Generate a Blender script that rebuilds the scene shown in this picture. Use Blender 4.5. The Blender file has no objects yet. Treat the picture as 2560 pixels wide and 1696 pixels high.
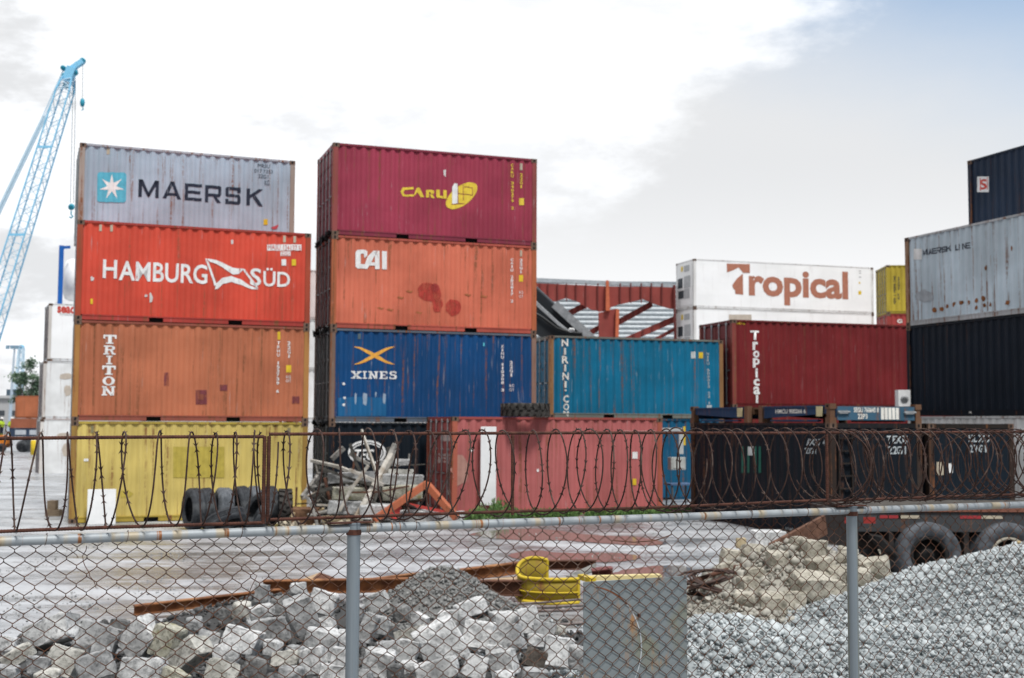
import bpy, bmesh, math, random
import numpy as np
from mathutils import Vector, Matrix, noise as mnoise
PI = math.pi
rnd = random.Random(7)
SC = bpy.context.scene
COL = SC.collection

# ------------------------------------------------------------------ camera
F, PITCH, ROLL, HC = 3000.0, 0.0702, 0.0047, 2.586     # focal length in pixels of a 2560 wide frame
FWD = Vector((0, math.cos(PITCH), math.sin(PITCH)))
_r0 = Vector((1, 0, 0)); _u0 = Vector((0, -math.sin(PITCH), math.cos(PITCH)))
RIGHT = _r0*math.cos(ROLL) + _u0*math.sin(ROLL)
UP = -_r0*math.sin(ROLL) + _u0*math.cos(ROLL)
EYE = Vector((0, 0, HC))
def ray(px, py):
    return RIGHT*(px-1280) + UP*(848-py) + FWD*F
def at(px, py, d):
    r = ray(px, py); return EYE + r*(d/r.y)
def on_z(px, py, z=0.0):
    r = ray(px, py); return EYE + r*((z-HC)/r.z)
cam = bpy.data.cameras.new('camera'); camo = bpy.data.objects.new('camera', cam); COL.objects.link(camo)
camo.matrix_world = Matrix(((RIGHT.x, UP.x, -FWD.x, 0), (RIGHT.y, UP.y, -FWD.y, 0), (RIGHT.z, UP.z, -FWD.z, HC), (0, 0, 0, 1)))
cam.sensor_width = 36; cam.lens = 36*F/2560; cam.clip_end = 3000; cam.clip_start = .1
cam.dof.use_dof = True; cam.dof.focus_distance = 6.0; cam.dof.aperture_fstop = 4.2
SC.camera = camo

# ------------------------------------------------------------------ node helpers
def lin(r, g, b):
    f = lambda c: (c/255/12.92) if c/255 <= .04045 else ((c/255+.055)/1.055)**2.4
    return (f(r), f(g), f(b))
class NT:
    def __init__(s, tree): s.t = tree
    def n(s, kind, **kw):
        nd = s.t.nodes.new(kind)
        for k, v in kw.items():
            if k.startswith('_'): setattr(nd, k[1:], v)
            else: nd.inputs[k].default_value = v
        return nd
    def l(s, a, b): s.t.links.new(a, b)
    def math(s, op, a, b=None, c=None):
        nd = s.t.nodes.new('ShaderNodeMath'); nd.operation = op
        for i, v in enumerate((a, b, c)):
            if v is None: continue
            if isinstance(v, (int, float)): nd.inputs[i].default_value = v
            else: s.l(v, nd.inputs[i])
        return nd.outputs[0]
    def ramp(s, fac, a, b, va=0.0, vb=1.0, smooth=True):
        nd = s.t.nodes.new('ShaderNodeMapRange'); nd.interpolation_type = 'SMOOTHSTEP' if smooth else 'LINEAR'
        s.l(fac, nd.inputs[0])
        for i, v in zip((1, 2, 3, 4), (a, b, va, vb)): nd.inputs[i].default_value = v
        return nd.outputs[0]
    def mix(s, fac, a, b):
        nd = s.t.nodes.new('ShaderNodeMix'); nd.data_type = 'RGBA'
        for sock, v in ((nd.inputs[0], fac), (nd.inputs[6], a), (nd.inputs[7], b)):
            if isinstance(v, (int, float)): sock.default_value = v
            elif isinstance(v, tuple): sock.default_value = (*v, 1) if len(v) == 3 else v
            else: s.l(v, sock)
        return nd.outputs[2]
    def noise(s, vec, scale, detail=4, rough=.6):
        nd = s.n('ShaderNodeTexNoise', Scale=scale, Detail=detail, Roughness=rough); s.l(vec, nd.inputs['Vector']); return nd.outputs[0]
    def mapping(s, vec, loc=(0, 0, 0), scale=(1, 1, 1), rot=(0, 0, 0)):
        nd = s.n('ShaderNodeMapping', Location=loc, Scale=scale, Rotation=rot); s.l(vec, nd.inputs['Vector']); return nd.outputs[0]
def new_mat(name):
    m = bpy.data.materials.new(name); m.use_nodes = True
    nt = NT(m.node_tree); b = m.node_tree.nodes['Principled BSDF']
    return m, nt, b
MATS = {}
RUST = (.13, .048, .02)
def paint(name, col, rust=.35, var=.18, rough=.5, seed=0.0, spots=.3, dirt=.25, fade=(1.14, 1.15, 1.16)):
    """weathered painted steel: faded areas, runs of rust, chips"""
    if name in MATS: return MATS[name]
    m, nt, b = new_mat(name)
    tc = nt.n('ShaderNodeTexCoord').outputs['Object']
    v = nt.mapping(tc, loc=(seed*3.7, seed*1.9, seed*2.3))
    big = nt.noise(v, .55, 3)
    st = nt.noise(nt.mapping(v, scale=(9, 9, .35)), 1.0, 5, .65)
    st2 = nt.noise(nt.mapping(v, scale=(22, 22, 1.1)), 1.0, 3, .6)
    fine = nt.noise(v, 11, 6, .7)
    dark = tuple(c*(1-var) for c in col); light = tuple(min(.92, c*f) for c, f in zip(col, fade))
    c = nt.mix(nt.ramp(big, .3, .72), dark, light)
    c = nt.mix(nt.math('MULTIPLY', nt.ramp(st, .45, .75), dirt), c, tuple(x*.55+.02*min(1, max(col)*8) for x in col))
    c = nt.mix(nt.math('MULTIPLY', nt.ramp(st2, .62, .78), spots*.8), c, tuple(min(.8, x*1.3+.06*min(1, max(col)*7)) for x in col))
    rm = nt.math('MULTIPLY', nt.ramp(st, .59-.1*rust, .70-.08*rust), nt.ramp(fine, .36, .54))
    rm2 = nt.ramp(fine, .74-.1*rust, .80-.1*rust)
    rm = nt.math('MINIMUM', nt.math('MULTIPLY', nt.math('MAXIMUM', rm, rm2), min(1, rust*2)), 1.0)
    c = nt.mix(rm, c, nt.mix(fine, RUST, (.24, .10, .045)))
    st3 = nt.noise(nt.mapping(v, loc=(3, 7, 1), scale=(16, 16, .8)), 1.0, 4, .7); big3 = nt.noise(v, 1.7, 3)
    scr = nt.math('MULTIPLY', nt.math('MULTIPLY', nt.ramp(st3, .60, .68), nt.ramp(big3, .46, .62)), min(.85, spots*1.9))
    c = nt.mix(scr, c, tuple(min(.75, x*.55+.20*min(1, max(col)*5)) for x in col))
    nt.l(c, b.inputs['Base Color'])
    nt.l(nt.ramp(rm, 0, 1, rough+.08, .9), b.inputs['Roughness'])
    b.inputs['Specular IOR Level'].default_value = .24 if max(col) > .05 else .16
    MATS[name] = m; return m
def rough_mat(name, c1, c2, scale=6, rough=.85, bump=.0, c3=None, spec=.3, metal=0, stretch=(1, 1, 1)):
    if name in MATS: return MATS[name]
    m, nt, b = new_mat(name)
    tc = nt.n('ShaderNodeTexCoord').outputs['Object']
    v = nt.mapping(tc, scale=stretch)
    n1 = nt.noise(v, scale, 6, .65)
    c = nt.mix(nt.ramp(n1, .3, .7), c1, c2)
    if c3:
        n2 = nt.noise(v, scale*.37, 5, .6)
        c = nt.mix(nt.ramp(n2, .5, .68), c, c3)
    nt.l(c, b.inputs['Base Color']); b.inputs['Roughness'].default_value = rough
    b.inputs['Specular IOR Level'].default_value = spec; b.inputs['Metallic'].default_value = metal
    if bump:
        bp = nt.n('ShaderNodeBump', Strength=bump, Distance=.02)
        nt.l(nt.noise(v, scale*5, 5, .7), bp.inputs['Height']); nt.l(bp.outputs[0], b.inputs['Normal'])
    MATS[name] = m; return m
def flat(name, col, rough=.6, wear=.15):
    if name in MATS: return MATS[name]
    return rough_mat(name, tuple(c*(1-wear) for c in col), tuple(min(.9, c*(1+wear*.5)) for c in col), 5, rough)
def stone_mat(name, lo, hi, tint=None, rough=.85):
    """stones: the tone of each stone comes from a face attribute"""
    if name in MATS: return MATS[name]
    m, nt, b = new_mat(name)
    a = nt.n('ShaderNodeAttribute', _attribute_name='tone')
    tc = nt.n('ShaderNodeTexCoord').outputs['Object']
    t = nt.math('ADD', nt.math('MULTIPLY', a.outputs['Fac'], .8), nt.math('MULTIPLY', nt.noise(tc, 30, 4), .25))
    c = nt.mix(t, lo, hi)
    if tint: c = nt.mix(nt.ramp(a.outputs['Fac'], .985, .99), c, tint)
    nt.l(c, b.inputs['Base Color']); b.inputs['Roughness'].default_value = rough
    MATS[name] = m; return m

# ------------------------------------------------------------------ mesh helpers
class MB:
    def __init__(s): s.v = []; s.f = []; s.mi = []; s.sm = []
    def add(s, vs, fs, mi=0, smooth=False):
        o = len(s.v); s.v += [tuple(v) for v in vs]
        for f in fs: s.f.append([i+o for i in f]); s.mi.append(mi); s.sm.append(smooth)
    def box(s, a, b, mi=0):
        (x0, y0, z0), (x1, y1, z1) = a, b
        s.add([(x0,y0,z0),(x1,y0,z0),(x1,y1,z0),(x0,y1,z0),(x0,y0,z1),(x1,y0,z1),(x1,y1,z1),(x0,y1,z1)],
              [(0,3,2,1),(4,5,6,7),(0,1,5,4),(1,2,6,5),(2,3,7,6),(3,0,4,7)], mi); return s
    def bar(s, p, q, w, h, up=(0, 0, 1), mi=0, bev=0):
        """rectangular bar from p to q, w across, h along up"""
        p, q = Vector(p), Vector(q); d = (q-p).normalized(); u = Vector(up)
        if abs(d.dot(u)) > .98: u = Vector((0, 1, 0))
        a = d.cross(u).normalized(); u = a.cross(d).normalized()
        vs = []
        for e in (p, q):
            for i, j in ((-1,-1),(1,-1),(1,1),(-1,1)): vs.append(e + a*(i*w/2) + u*(j*h/2))
        s.add(vs, [(0,1,2,3),(7,6,5,4),(0,4,5,1),(1,5,6,2),(2,6,7,3),(3,7,4,0)], mi); return s
    def tube(s, pts, r, n=6, mi=0, cap=True, smooth=True):
        pts = [Vector(p) for p in pts]; N = len(pts); vs = []; prev = None
        for i, p in enumerate(pts):
            t = (pts[min(i+1, N-1)] - pts[max(i-1, 0)]).normalized()
            if prev is None:
                a = t.orthogonal().normalized()
            else:
                a = prev - t*prev.dot(t)
                a = a.normalized() if a.length > 1e-6 else t.orthogonal().normalized()
            prev = a; b = t.cross(a); rr = r[i] if isinstance(r, (list, tuple)) else r
            for k in range(n):
                an = 2*PI*k/n; vs.append(p + a*(math.cos(an)*rr) + b*(math.sin(an)*rr))
        fs = [(i*n+k, i*n+(k+1) % n, (i+1)*n+(k+1) % n, (i+1)*n+k) for i in range(N-1) for k in range(n)]
        s.add(vs, fs, mi, smooth)
        if cap: s.add(vs[:n], [tuple(range(n))[::-1]], mi); s.add(vs[-n:], [tuple(range(n))], mi)
        return s
    def prism(s, poly, fn, d0, d1, mi=0):
        """poly in 2D, fn(a, b, depth) -> point"""
        n = len(poly); vs = [fn(a, b, d0) for a, b in poly] + [fn(a, b, d1) for a, b in poly]
        s.add(vs, [tuple(range(n))[::-1], tuple(range(n, 2*n))] + [(i, (i+1) % n, (i+1) % n+n, i+n) for i in range(n)], mi); return s
    def lathe(s, prof, c, axis, n=40, mi=0, smooth=True, closed=True):
        """closed profile of (radius, along) turned about axis through c"""
        ax = Vector(axis).normalized(); a = ax.orthogonal().normalized(); b = ax.cross(a); c = Vector(c); m = len(prof); vs = []
        for k in range(n):
            an = 2*PI*k/n; d = a*math.cos(an) + b*math.sin(an)
            for r, h in prof: vs.append(c + d*r + ax*h)
        fs = []
        for k in range(n):
            k2 = (k+1) % n
            for j in range(m if closed else m-1):
                j2 = (j+1) % m; fs.append((k*m+j, k*m+j2, k2*m+j2, k2*m+j))
        s.add(vs, fs, mi, smooth); return s
    def build(s, name, mats, parent=None):
        me = bpy.data.meshes.new(name); me.from_pydata([tuple(v) for v in s.v], [], s.f)
        if not isinstance(mats, (list, tuple)): mats = [mats]
        for m in mats: me.materials.append(m)
        me.polygons.foreach_set('material_index', s.mi); me.polygons.foreach_set('use_smooth', s.sm)
        me.update(); return link(name, me, parent)
def link(name, me, parent=None):
    o = bpy.data.objects.new(name, me); COL.objects.link(o)
    if parent is not None: o.parent = parent
    return o
def tag(o, label, cat, group=None, kind=None):
    if label: o['label'] = label
    if cat: o['category'] = cat
    if group: o['group'] = group
    o['kind'] = kind or 'thing'
    return o
def thing(name, label, cat, loc=(0, 0, 0), rz=0.0, group=None):
    o = bpy.data.objects.new(name, None); COL.objects.link(o); o.location = loc; o.rotation_euler = (0, 0, rz); o.empty_display_size = .3
    return tag(o, label, cat, group)
def struct(o): o['kind'] = 'structure'; return o
def bevel(o, w=.01, seg=2):
    b = o.modifiers.new('bevel', 'BEVEL'); b.width = w; b.segments = seg; b.limit_method = 'ANGLE'; return o

# ------------------------------------------------------------------ world and sun
w = bpy.data.worlds.new('World'); SC.world = w; w.use_nodes = True
nt = NT(w.node_tree); bg = w.node_tree.nodes['Background']
SUN_EL, SUN_AZ = math.radians(60), math.radians(152)      # azimuth clockwise from +y
sky = nt.n('ShaderNodeTexSky', _sky_type='NISHITA', _sun_disc=False, _sun_elevation=SUN_EL, _sun_rotation=SUN_AZ, _air_density=1.0, _dust_density=1.2)
dirv = nt.n('ShaderNodeTexCoord').outputs['Generated']
sep = nt.n('ShaderNodeSeparateXYZ'); nt.l(dirv, sep.inputs[0])
X, Y, Z = sep.outputs
# cloud deck: wide bright banks to the left, broken edge running down to the right, thin veil below it
wob = nt.noise(nt.mapping(dirv, scale=(1, 1, 2.2)), 5.0, 7, .62)
wob2 = nt.noise(nt.mapping(dirv, loc=(3, 1, 2), scale=(1, 1, 3.5)), 9.0, 6, .6)
edge = nt.math('ADD', nt.math('MULTIPLY', X, -0.9), nt.math('MULTIPLY', Z, 1.25))        # grows to the upper left
edge = nt.math('ADD', edge, nt.math('MULTIPLY', nt.math('SUBTRACT', wob, .5), .42))
edge = nt.math('ADD', edge, nt.math('MULTIPLY', nt.math('SUBTRACT', wob2, .5), .12))
bank = nt.ramp(edge, .155, .265)
veil_amt = nt.math('ADD', nt.math('MULTIPLY', Z, -2.9), nt.math('MULTIPLY', X, -.95))
veil_amt = nt.math('ADD', veil_amt, nt.math('MULTIPLY', nt.math('SUBTRACT', wob, .5), .16))
veil = nt.ramp(veil_amt, -1.38, -.86, .22, 1)
skyc = nt.n('ShaderNodeVectorMath', _operation='SCALE'); skyc.inputs[3].default_value = .15; tint = nt.n('ShaderNodeVectorMath', _operation='MULTIPLY'); tint.inputs[1].default_value = (1.0, 1.12, 1.12); nt.l(sky.outputs[0], tint.inputs[0]); nt.l(tint.outputs[0], skyc.inputs[0])
low = nt.ramp(Z, .03, .22)
veilc = nt.mix(low, (1.0, 1.005, 1.01), (.745, .755, .77))
c = nt.mix(veil, skyc.outputs[0], veilc)
shade = nt.ramp(nt.noise(nt.mapping(dirv, loc=(7.3, 0, 1.1), scale=(1, 1, 2.6)), 5.0, 8, .62), .46, .60)
left = nt.ramp(X, .0, -.42, .5, 1)
shade = nt.math('MULTIPLY', nt.math('MULTIPLY', shade, left), .95)
cloudc = nt.mix(shade, (1.04, 1.06, 1.09), (.72, .73, .745))
c = nt.mix(bank, c, cloudc)
back = nt.ramp(Y, .15, -.25, 0, 1); lowb = nt.ramp(Z, .75, .25, 0, 1)
dim = nt.math('SUBTRACT', 1.0, nt.math('MULTIPLY', nt.math('MULTIPLY', back, lowb), .74))
fin_ = nt.n('ShaderNodeVectorMath', _operation='SCALE'); nt.l(c, fin_.inputs[0]); nt.l(dim, fin_.inputs[3]); c = fin_.outputs[0]
nt.l(c, bg.inputs['Color']); bg.inputs['Strength'].default_value = 1.0
sun = bpy.data.lights.new('sun', 'SUN'); sun.energy = 3.1; sun.angle = math.radians(10); sun.color = (1, .985, .955)
so = bpy.data.objects.new('sun', sun); COL.objects.link(so)
sd = Vector((math.sin(SUN_AZ)*math.cos(SUN_EL), math.cos(SUN_AZ)*math.cos(SUN_EL), math.sin(SUN_EL)))
so.rotation_euler = sd.to_track_quat('Z', 'Y').to_euler(); so.location = (0, -10, 30)
SC.view_settings.view_transform = 'Standard'; SC.view_settings.look = 'None'; SC.view_settings.exposure = .12; SC.view_settings.gamma = 1

# ------------------------------------------------------------------ container kit
PER, DEP = .278, .036
BRK = (.0, .072, .140, .210, PER)
def prof(s):
    t = s % PER
    if t < .072: return 0.0
    if t < .140: return DEP*(t-.072)/.068
    if t < .210: return DEP
    return DEP*(PER-t)/.068
def breaks(a, b):
    out = [a]; k = math.floor(a/PER)
    while k*PER < b:
        for x in BRK[:4]:
            if a+1e-4 < k*PER+x < b-1e-4: out.append(k*PER+x)
        k += 1
    return out + [b]
def corrugated(a, b, z0, z1, fn, dent=.006, seed=0, rows=9, flatwall=False):
    """fn(s, depth, z) -> point; depth grows into the container"""
    mb = MB(); ss = breaks(a, b) if not flatwall else [a + (b-a)*i/24 for i in range(25)]
    vs = []
    for s_ in ss:
        for j in range(rows):
            z = z0 + (z1-z0)*j/(rows-1); e = 0 if j in (0, rows-1) else dent*mnoise.noise((s_*1.3+seed*5, z*1.6, seed*3.1))
            vs.append(fn(s_, .016 + (0 if flatwall else prof(s_)) + e, z))
    fs = [(i*rows+j, (i+1)*rows+j, (i+1)*rows+j+1, i*rows+j+1) for i in range(len(ss)-1) for j in range(rows-1)]
    mb.add(vs, fs); return mb
def text_mesh(body, bold=0.0, spacing=1.0, line=1.0, shear=0.0):
    cu = bpy.data.curves.new('txt', 'FONT'); cu.body = body; cu.offset = bold; cu.space_character = spacing; cu.space_line = line
    cu.shear = shear; cu.align_x = 'CENTER' if '\n' in body else 'LEFT'; cu.resolution_u = 3
    o = bpy.data.objects.new('txt', cu); COL.objects.link(o); bpy.context.view_layer.update()
    me = bpy.data.meshes.new_from_object(o.evaluated_get(bpy.context.evaluated_depsgraph_get()))
    bpy.data.objects.remove(o); bpy.data.curves.remove(cu); return me
def fit_bm(bm, a0, b0, a1, b1):
    xs = [v.co.x for v in bm.verts]; ys = [v.co.y for v in bm.verts]
    x0, x1, y0, y1 = min(xs), max(xs), min(ys), max(ys)
    for v in bm.verts:
        v.co.x = a0 + (v.co.x-x0)/(x1-x0)*(a1-a0); v.co.y = b0 + (v.co.y-y0)/(y1-y0)*(b1-b0)
def text_bm(body, box, **k):
    me = text_mesh(body, **k); bm = bmesh.new(); bm.from_mesh(me); bpy.data.meshes.remove(me); fit_bm(bm, *box); return bm
def poly_bm(polys):
    bm = bmesh.new()
    for p in polys: bm.faces.new([bm.verts.new((a, b, 0)) for a, b in p])
    return bm
def wrap(bm, fn, name, mat, parent, flatwall=False, lift=.0):
    """lay flat artwork (s, z) on the ribs of a wall"""
    bmesh.ops.triangulate(bm, faces=bm.faces[:])
    if not flatwall and bm.verts:
        a = min(v.co.x for v in bm.verts); b = max(v.co.x for v in bm.verts)
        for s_ in breaks(a, b)[1:-1]:
            bmesh.ops.bisect_plane(bm, geom=bm.verts[:]+bm.edges[:]+bm.faces[:], plane_co=(s_, 0, 0), plane_no=(1, 0, 0))
    for v in bm.verts:
        v.co = Vector(fn(v.co.x, .016 + (0 if flatwall else prof(v.co.x)) - .010 - lift, v.co.y))
    me = bpy.data.meshes.new(name); bm.to_mesh(me); bm.free(); me.materials.append(mat)
    return link(name, me, parent)

CH = 2.591
class Box:
    """a shipping container, front long side along local +x at y = 0, floor at z = 0"""
    def __init__(s, label, pos, yaw, col, L=6.058, H=CH, W=2.438, seed=1, rust=.35, post=None, rail=None, flatwall=False, simple=False,
                 doors='L', group='stacked shipping containers', name='shipping_container', mat=None, spots=.3, dent=.011, dirt=.3, doorcol=None):
        s.L, s.H, s.W, s.flat, s.pos, s.yaw = L, H, W, flatwall, Vector(pos), yaw
        s.r = r = thing(name, label, 'container', pos, yaw, group)
        key = 'paint_%d' % (seed*10)
        body = mat or paint(key, col, rust=rust, seed=seed, spots=spots, dirt=dirt)
        s.body = body
        postm = paint(key+'_post', post or tuple(c*.9 for c in col), rust=min(1, rust+.45), seed=seed+.5, spots=.5, dirt=.5)
        railm = paint(key+'_rail', rail or tuple(c*.72 for c in col), rust=min(1, rust+.2), seed=seed+.7, spots=.3, dirt=.4)
        dark = flat('cavity_shade', (.006, .006, .007), .9); steel = rough_mat('casting_steel', (.10, .06, .04), (.17, .11, .08), 9, .8)  # near-black colour stands in for the shade inside casting holes and pockets
        PW, TR, BR = .15, .062, .16
        s.front = lambda a, d, z: (a, d, z)
        s.endL = lambda a, d, z: (d, W-a, z)          # a grows towards the front corner
        s.endR = lambda a, d, z: (L-d, a, z)
        s.back = lambda a, d, z: (L-a, W-d, z)
        corrugated(PW, L-PW, BR, H-TR, s.front, dent, seed, flatwall=flatwall).build('side_wall', body, r)
        corrugated(PW, L-PW, BR, H-TR, s.back, dent, seed+1, 3, flatwall=flatwall).build('side_wall', body, r)
        m = MB()
        for k in range(int(L/.6)): m.box((.05+k*.6, .04, H-.055), (.05+k*.6+.5, W-.04, H-.03))
        m.box((.03, .03, H-.075), (L-.03, W-.03, H-.055)); m.build('roof', body, r)
        MB().box((.05, .06, .13), (L-.05, W-.06, .159)).build('floor', dark, r)
        # posts and rails
        for x0, y0 in ((0, 0), (L-PW, 0), (0, W-PW), (L-PW, W-PW)):
            MB().box((x0+.004, y0+.004, .118), (x0+PW-.004, y0+PW-.004, H-.118)).build('corner_post', postm, r)
        for x0, y0 in ((0, 0), (L-.178, 0), (0, W-.162), (L-.178, W-.162)):
            for z0 in (0, H-.118):
                m = MB(); m.box((x0, y0, z0), (x0+.178, y0+.162, z0+.118))
                if not simple:
                    yy = y0-.0015 if y0 == 0 else y0+.1635; xx = x0-.0015 if x0 == 0 else x0+.1795
                    ov = [(math.cos(t*PI/6)*.03, math.sin(t*PI/6)*.044) for t in range(12)]
                    m.add([(x0+.089+a, yy, z0+.059+b) for a, b in ov], [tuple(range(12)) if y0 == 0 else tuple(range(12))[::-1]], 1)
                    m.add([(xx, y0+.08+a, z0+.059+b) for a, b in ov], [tuple(range(12))[::-1] if x0 == 0 else tuple(range(12))], 1)
                m.build('corner_casting', [steel, dark], r)
        for y0, y1 in ((.003, .075), (W-.075, W-.003)):
            m = MB(); m.box((PW, y0, H-TR), (L-PW, y1, H-.004)); m.build('top_rail', railm, r)
            m = MB(); xs = [.178]
            if L < 7:
                for c_ in (L/2-1.02, L/2+1.02): xs += [c_-.18, c_+.18]
            xs += [L-.178]
            for i in range(0, len(xs), 2): m.box((xs[i], y0+.006, .018), (xs[i+1], y1-.006, .125)); m.box((xs[i], y0-.004, .125), (xs[i+1], y1, .160))
            for i in range(1, len(xs)-1, 2): m.box((xs[i], y0, .125), (xs[i+1], y1, .160))
            m.build('bottom_rail', railm, r)
        if L < 7:
            for c_ in (L/2-1.02, L/2+1.02):
                MB().box((c_-.18, .09, .01), (c_+.18, W-.09, .124)).build('fork_pocket', dark, r)  # solid dark block painted as the pocket's shaded inside
        for x0, x1 in ((.012, .08), (L-.08, L-.012)):
            MB().box((x0, PW, H-.11), (x1, W-PW, H-.006)).build('end_header', railm, r); MB().box((x0, PW, .02), (x1, W-PW, .16)).build('end_sill', railm, r)
        corrugated(PW, W-PW, .16, H-.11, s.endR if doors == 'L' else s.endL, dent, seed+2, 5, flatwall=flatwall).build('end_wall', body, r)
        de = s.endL if doors == 'L' else s.endR
        zinc = rough_mat('galvanised', (.26, .27, .28), (.42, .43, .44), 7, .5, metal=.4)
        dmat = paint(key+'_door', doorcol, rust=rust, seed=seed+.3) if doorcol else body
        for k in range(2):
            a0, a1 = (PW+.01, W/2-.006) if k == 0 else (W/2+.006, W-PW-.01)
            m = MB(); p = [(.05, .04), (.30, .065)]
            def pan(a, b, z0, z1, d):
                vs = [de(a, d, z0), de(b, d, z0), de(b, d+.03, z0), de(a, d+.03, z0), de(a, d, z1), de(b, d, z1), de(b, d+.03, z1), de(a, d+.03, z1)]
                m.add(vs, [(0,3,2,1),(4,5,6,7),(0,1,5,4),(1,2,6,5),(2,3,7,6),(3,0,4,7)])
            pan(a0, a1, .17, H-.12, .06)
            for zz in (.17, .17+(H-.29)*.2, .17+(H-.29)*.4, .17+(H-.29)*.6, .17+(H-.29)*.8): pan(a0+.02, a1-.02, zz+.05, zz+(H-.29)*.2-.05, .035)
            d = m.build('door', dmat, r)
            for q in ((.25, .75) if not simple else (.5,)):
                a = a0 + (a1-a0)*q; b = MB(); b.tube([de(a, .0, .10), de(a, .0, H-.06)], .019, 6)
                for zz in (.14, H*.33, H*.66, H-.15): b.box(tuple(min(x, y) for x, y in zip(de(a-.05, -.01, zz), de(a+.05, .035, zz+.05))), tuple(max(x, y) for x, y in zip(de(a-.05, -.01, zz), de(a+.05, .035, zz+.05))))
                b.box(tuple(min(x, y) for x, y in zip(de(a-.01, -.02, H*.42), de(a+.22, .02, H*.42+.03))), tuple(max(x, y) for x, y in zip(de(a-.01, -.02, H*.42), de(a+.22, .02, H*.42+.03))))
                b.build('locking_bar', zinc, d)
    def uv(s, px, py, face='front'):
        """where the ray through a photograph pixel meets the wall: (along, up)"""
        r = ray(px, py); c, sn = math.cos(s.yaw), math.sin(s.yaw)
        ex, ey = Vector((c, sn, 0)), Vector((-sn, c, 0))
        if face == 'front': n, o = ey, s.pos
        elif face == 'endL': n, o = ex, s.pos
        else: n, o = ex, s.pos + ex*s.L
        t = (o-EYE).dot(n)/r.dot(n); p = EYE + r*t - s.pos
        a = p.dot(ex) if face == 'front' else (s.W - p.dot(ey) if face == 'endL' else p.dot(ey))
        return a, p.z
    def fn(s, face): return {'front': s.front, 'endL': s.endL, 'endR': s.endR}[face]
    def text(s, body, lb, rt, mat, name='lettering', face='front', **k):
        a0, b0 = s.uv(*lb, face); a1, b1 = s.uv(*rt, face)
        return wrap(text_bm(body, (a0, b0, a1, b1), **k), s.fn(face), name, mat, s.r, s.flat)
    def column(s, body, top, bot, halfw, mat, name='lettering', bold=.02, fill=.80, face='front'):
        """letters stacked one under another; top and bot are pixels of the column's ends"""
        a0, b0 = s.uv(*top, face); a1, b1 = s.uv(*bot, face); n = len(body); bm = bmesh.new()
        for i, ch in enumerate(body):
            if ch == ' ': continue
            t = (i+.5)/n; a = a0+(a1-a0)*t; b = b0+(b1-b0)*t; h = (b0-b1)/n*fill/2; hw = halfw
            if ch in '1Iil.': hw *= .45
            if ch == '.': h *= .3
            q = text_bm(ch, (a-hw, b-h, a+hw, b+h), bold=bold)
            me = bpy.data.meshes.new('t'); q.to_mesh(me); q.free(); bm.from_mesh(me); bpy.data.meshes.remove(me)
        return wrap(bm, s.fn(face), name, mat, s.r, s.flat)
    def shapes(s, polys, mat, name, face='front', lift=0.0):
        return wrap(poly_bm([[s.uv(x, y, face) for x, y in p] for p in polys]), s.fn(face), name, mat, s.r, s.flat, lift)
    def rect(s, lt, rb, mat, name, face='front', lift=0.0):
        return s.shapes([[lt, (rb[0], lt[1]), rb, (lt[0], rb[1])]], mat, name, face, lift)
def Zm(sx, sy, sc):
    """turn coordinates measured in an enlarged crop into photograph pixels"""
    return lambda *p: (sx + p[0]/sc, sy + p[1]/sc)
def blob(cx, cy, rx, ry, n=14, jag=.25, seed=0, rot=0):
    q = random.Random(seed); out = []
    for i in range(n):
        t = -2*PI*i/n; k = 1 + (q.random()-.5)*2*jag; a, b = math.cos(t)*rx*k, math.sin(t)*ry*k
        out.append((cx + a*math.cos(rot)-b*math.sin(rot), cy + a*math.sin(rot)+b*math.cos(rot)))
    return out[::-1]
def rects(*rs): return [[(a, b), (c, b), (c, d), (a, d)] for a, b, c, d in rs]

WHITE = flat('white_lettering', (.80, .80, .79), .55); YEL = flat('yellow_label', (.72, .50, .03), .5)
NAVY = flat('navy_lettering', (.02, .028, .05), .5); BEIGE = flat('beige_tag', (.48, .42, .32), .6); REDL = flat('red_lettering', (.55, .06, .04), .5)
SCUFF = flat('bare_scuff', (.62, .60, .58), .6)

# yard ground rises slightly to the right of the middle stack
def sstep(a, b, x):
    t = max(0, min(1, (x-a)/(b-a))); return t*t*(3-2*t)
def yard(x, y): return .165*sstep(-4.5, -1.5, x)*sstep(24, 31, y) + .09*sstep(5, 11, x)*sstep(27, 34, y)

for m_ in (WHITE, NAVY):                     # worn paint: the wall shows through in chips and streaks
    n_ = NT(m_.node_tree); b_ = m_.node_tree.nodes['Principled BSDF']; tc_ = n_.n('ShaderNodeTexCoord').outputs['Object']
    n_.l(n_.math('SUBTRACT', 1.0, n_.math('MULTIPLY', n_.ramp(n_.noise(n_.mapping(tc_, scale=(13, 13, 1.6)), 1.0, 5, .7), .60, .66), .8)), b_.inputs['Alpha'])
# ------------------------------------------------------------------ left stack
LX = (-11.208, 30.628, 0.0); LY = .358
P_ = lambda l, z: [z(*p) for p in l]
z1 = Zm(0, 100, 1.96); z5 = Zm(0, 800, 2.851)
yel = Box('yellow container at the bottom of the left stack behind the tyres', LX, LY, (.60, .465, .14), seed=1, rust=.42, post=(.33, .20, .05), rail=(.40, .29, .05), dirt=.3)
yel.rect(z5(648, 755), z5(668, 805), flat('grey_tag', (.25, .22, .12)), 'vent'); yel.rect(z5(2050, 770), z5(2072, 815), flat('grey_tag', (.25, .22, .12)), 'vent')
yel.rect(z5(598, 990), z5(630, 1008), WHITE, 'sticker')
yel.rect(z5(1235, 905), z5(1600, 1125), flat('olive_patch', (.47, .37, .07)), 'paint_patch')
yel.shapes([P_([(852,1222),(905,1210),(952,1240),(930,1262),(862,1270)], z5)], flat('olive_patch', (.47, .37, .07)), 'paint_patch')
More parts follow.
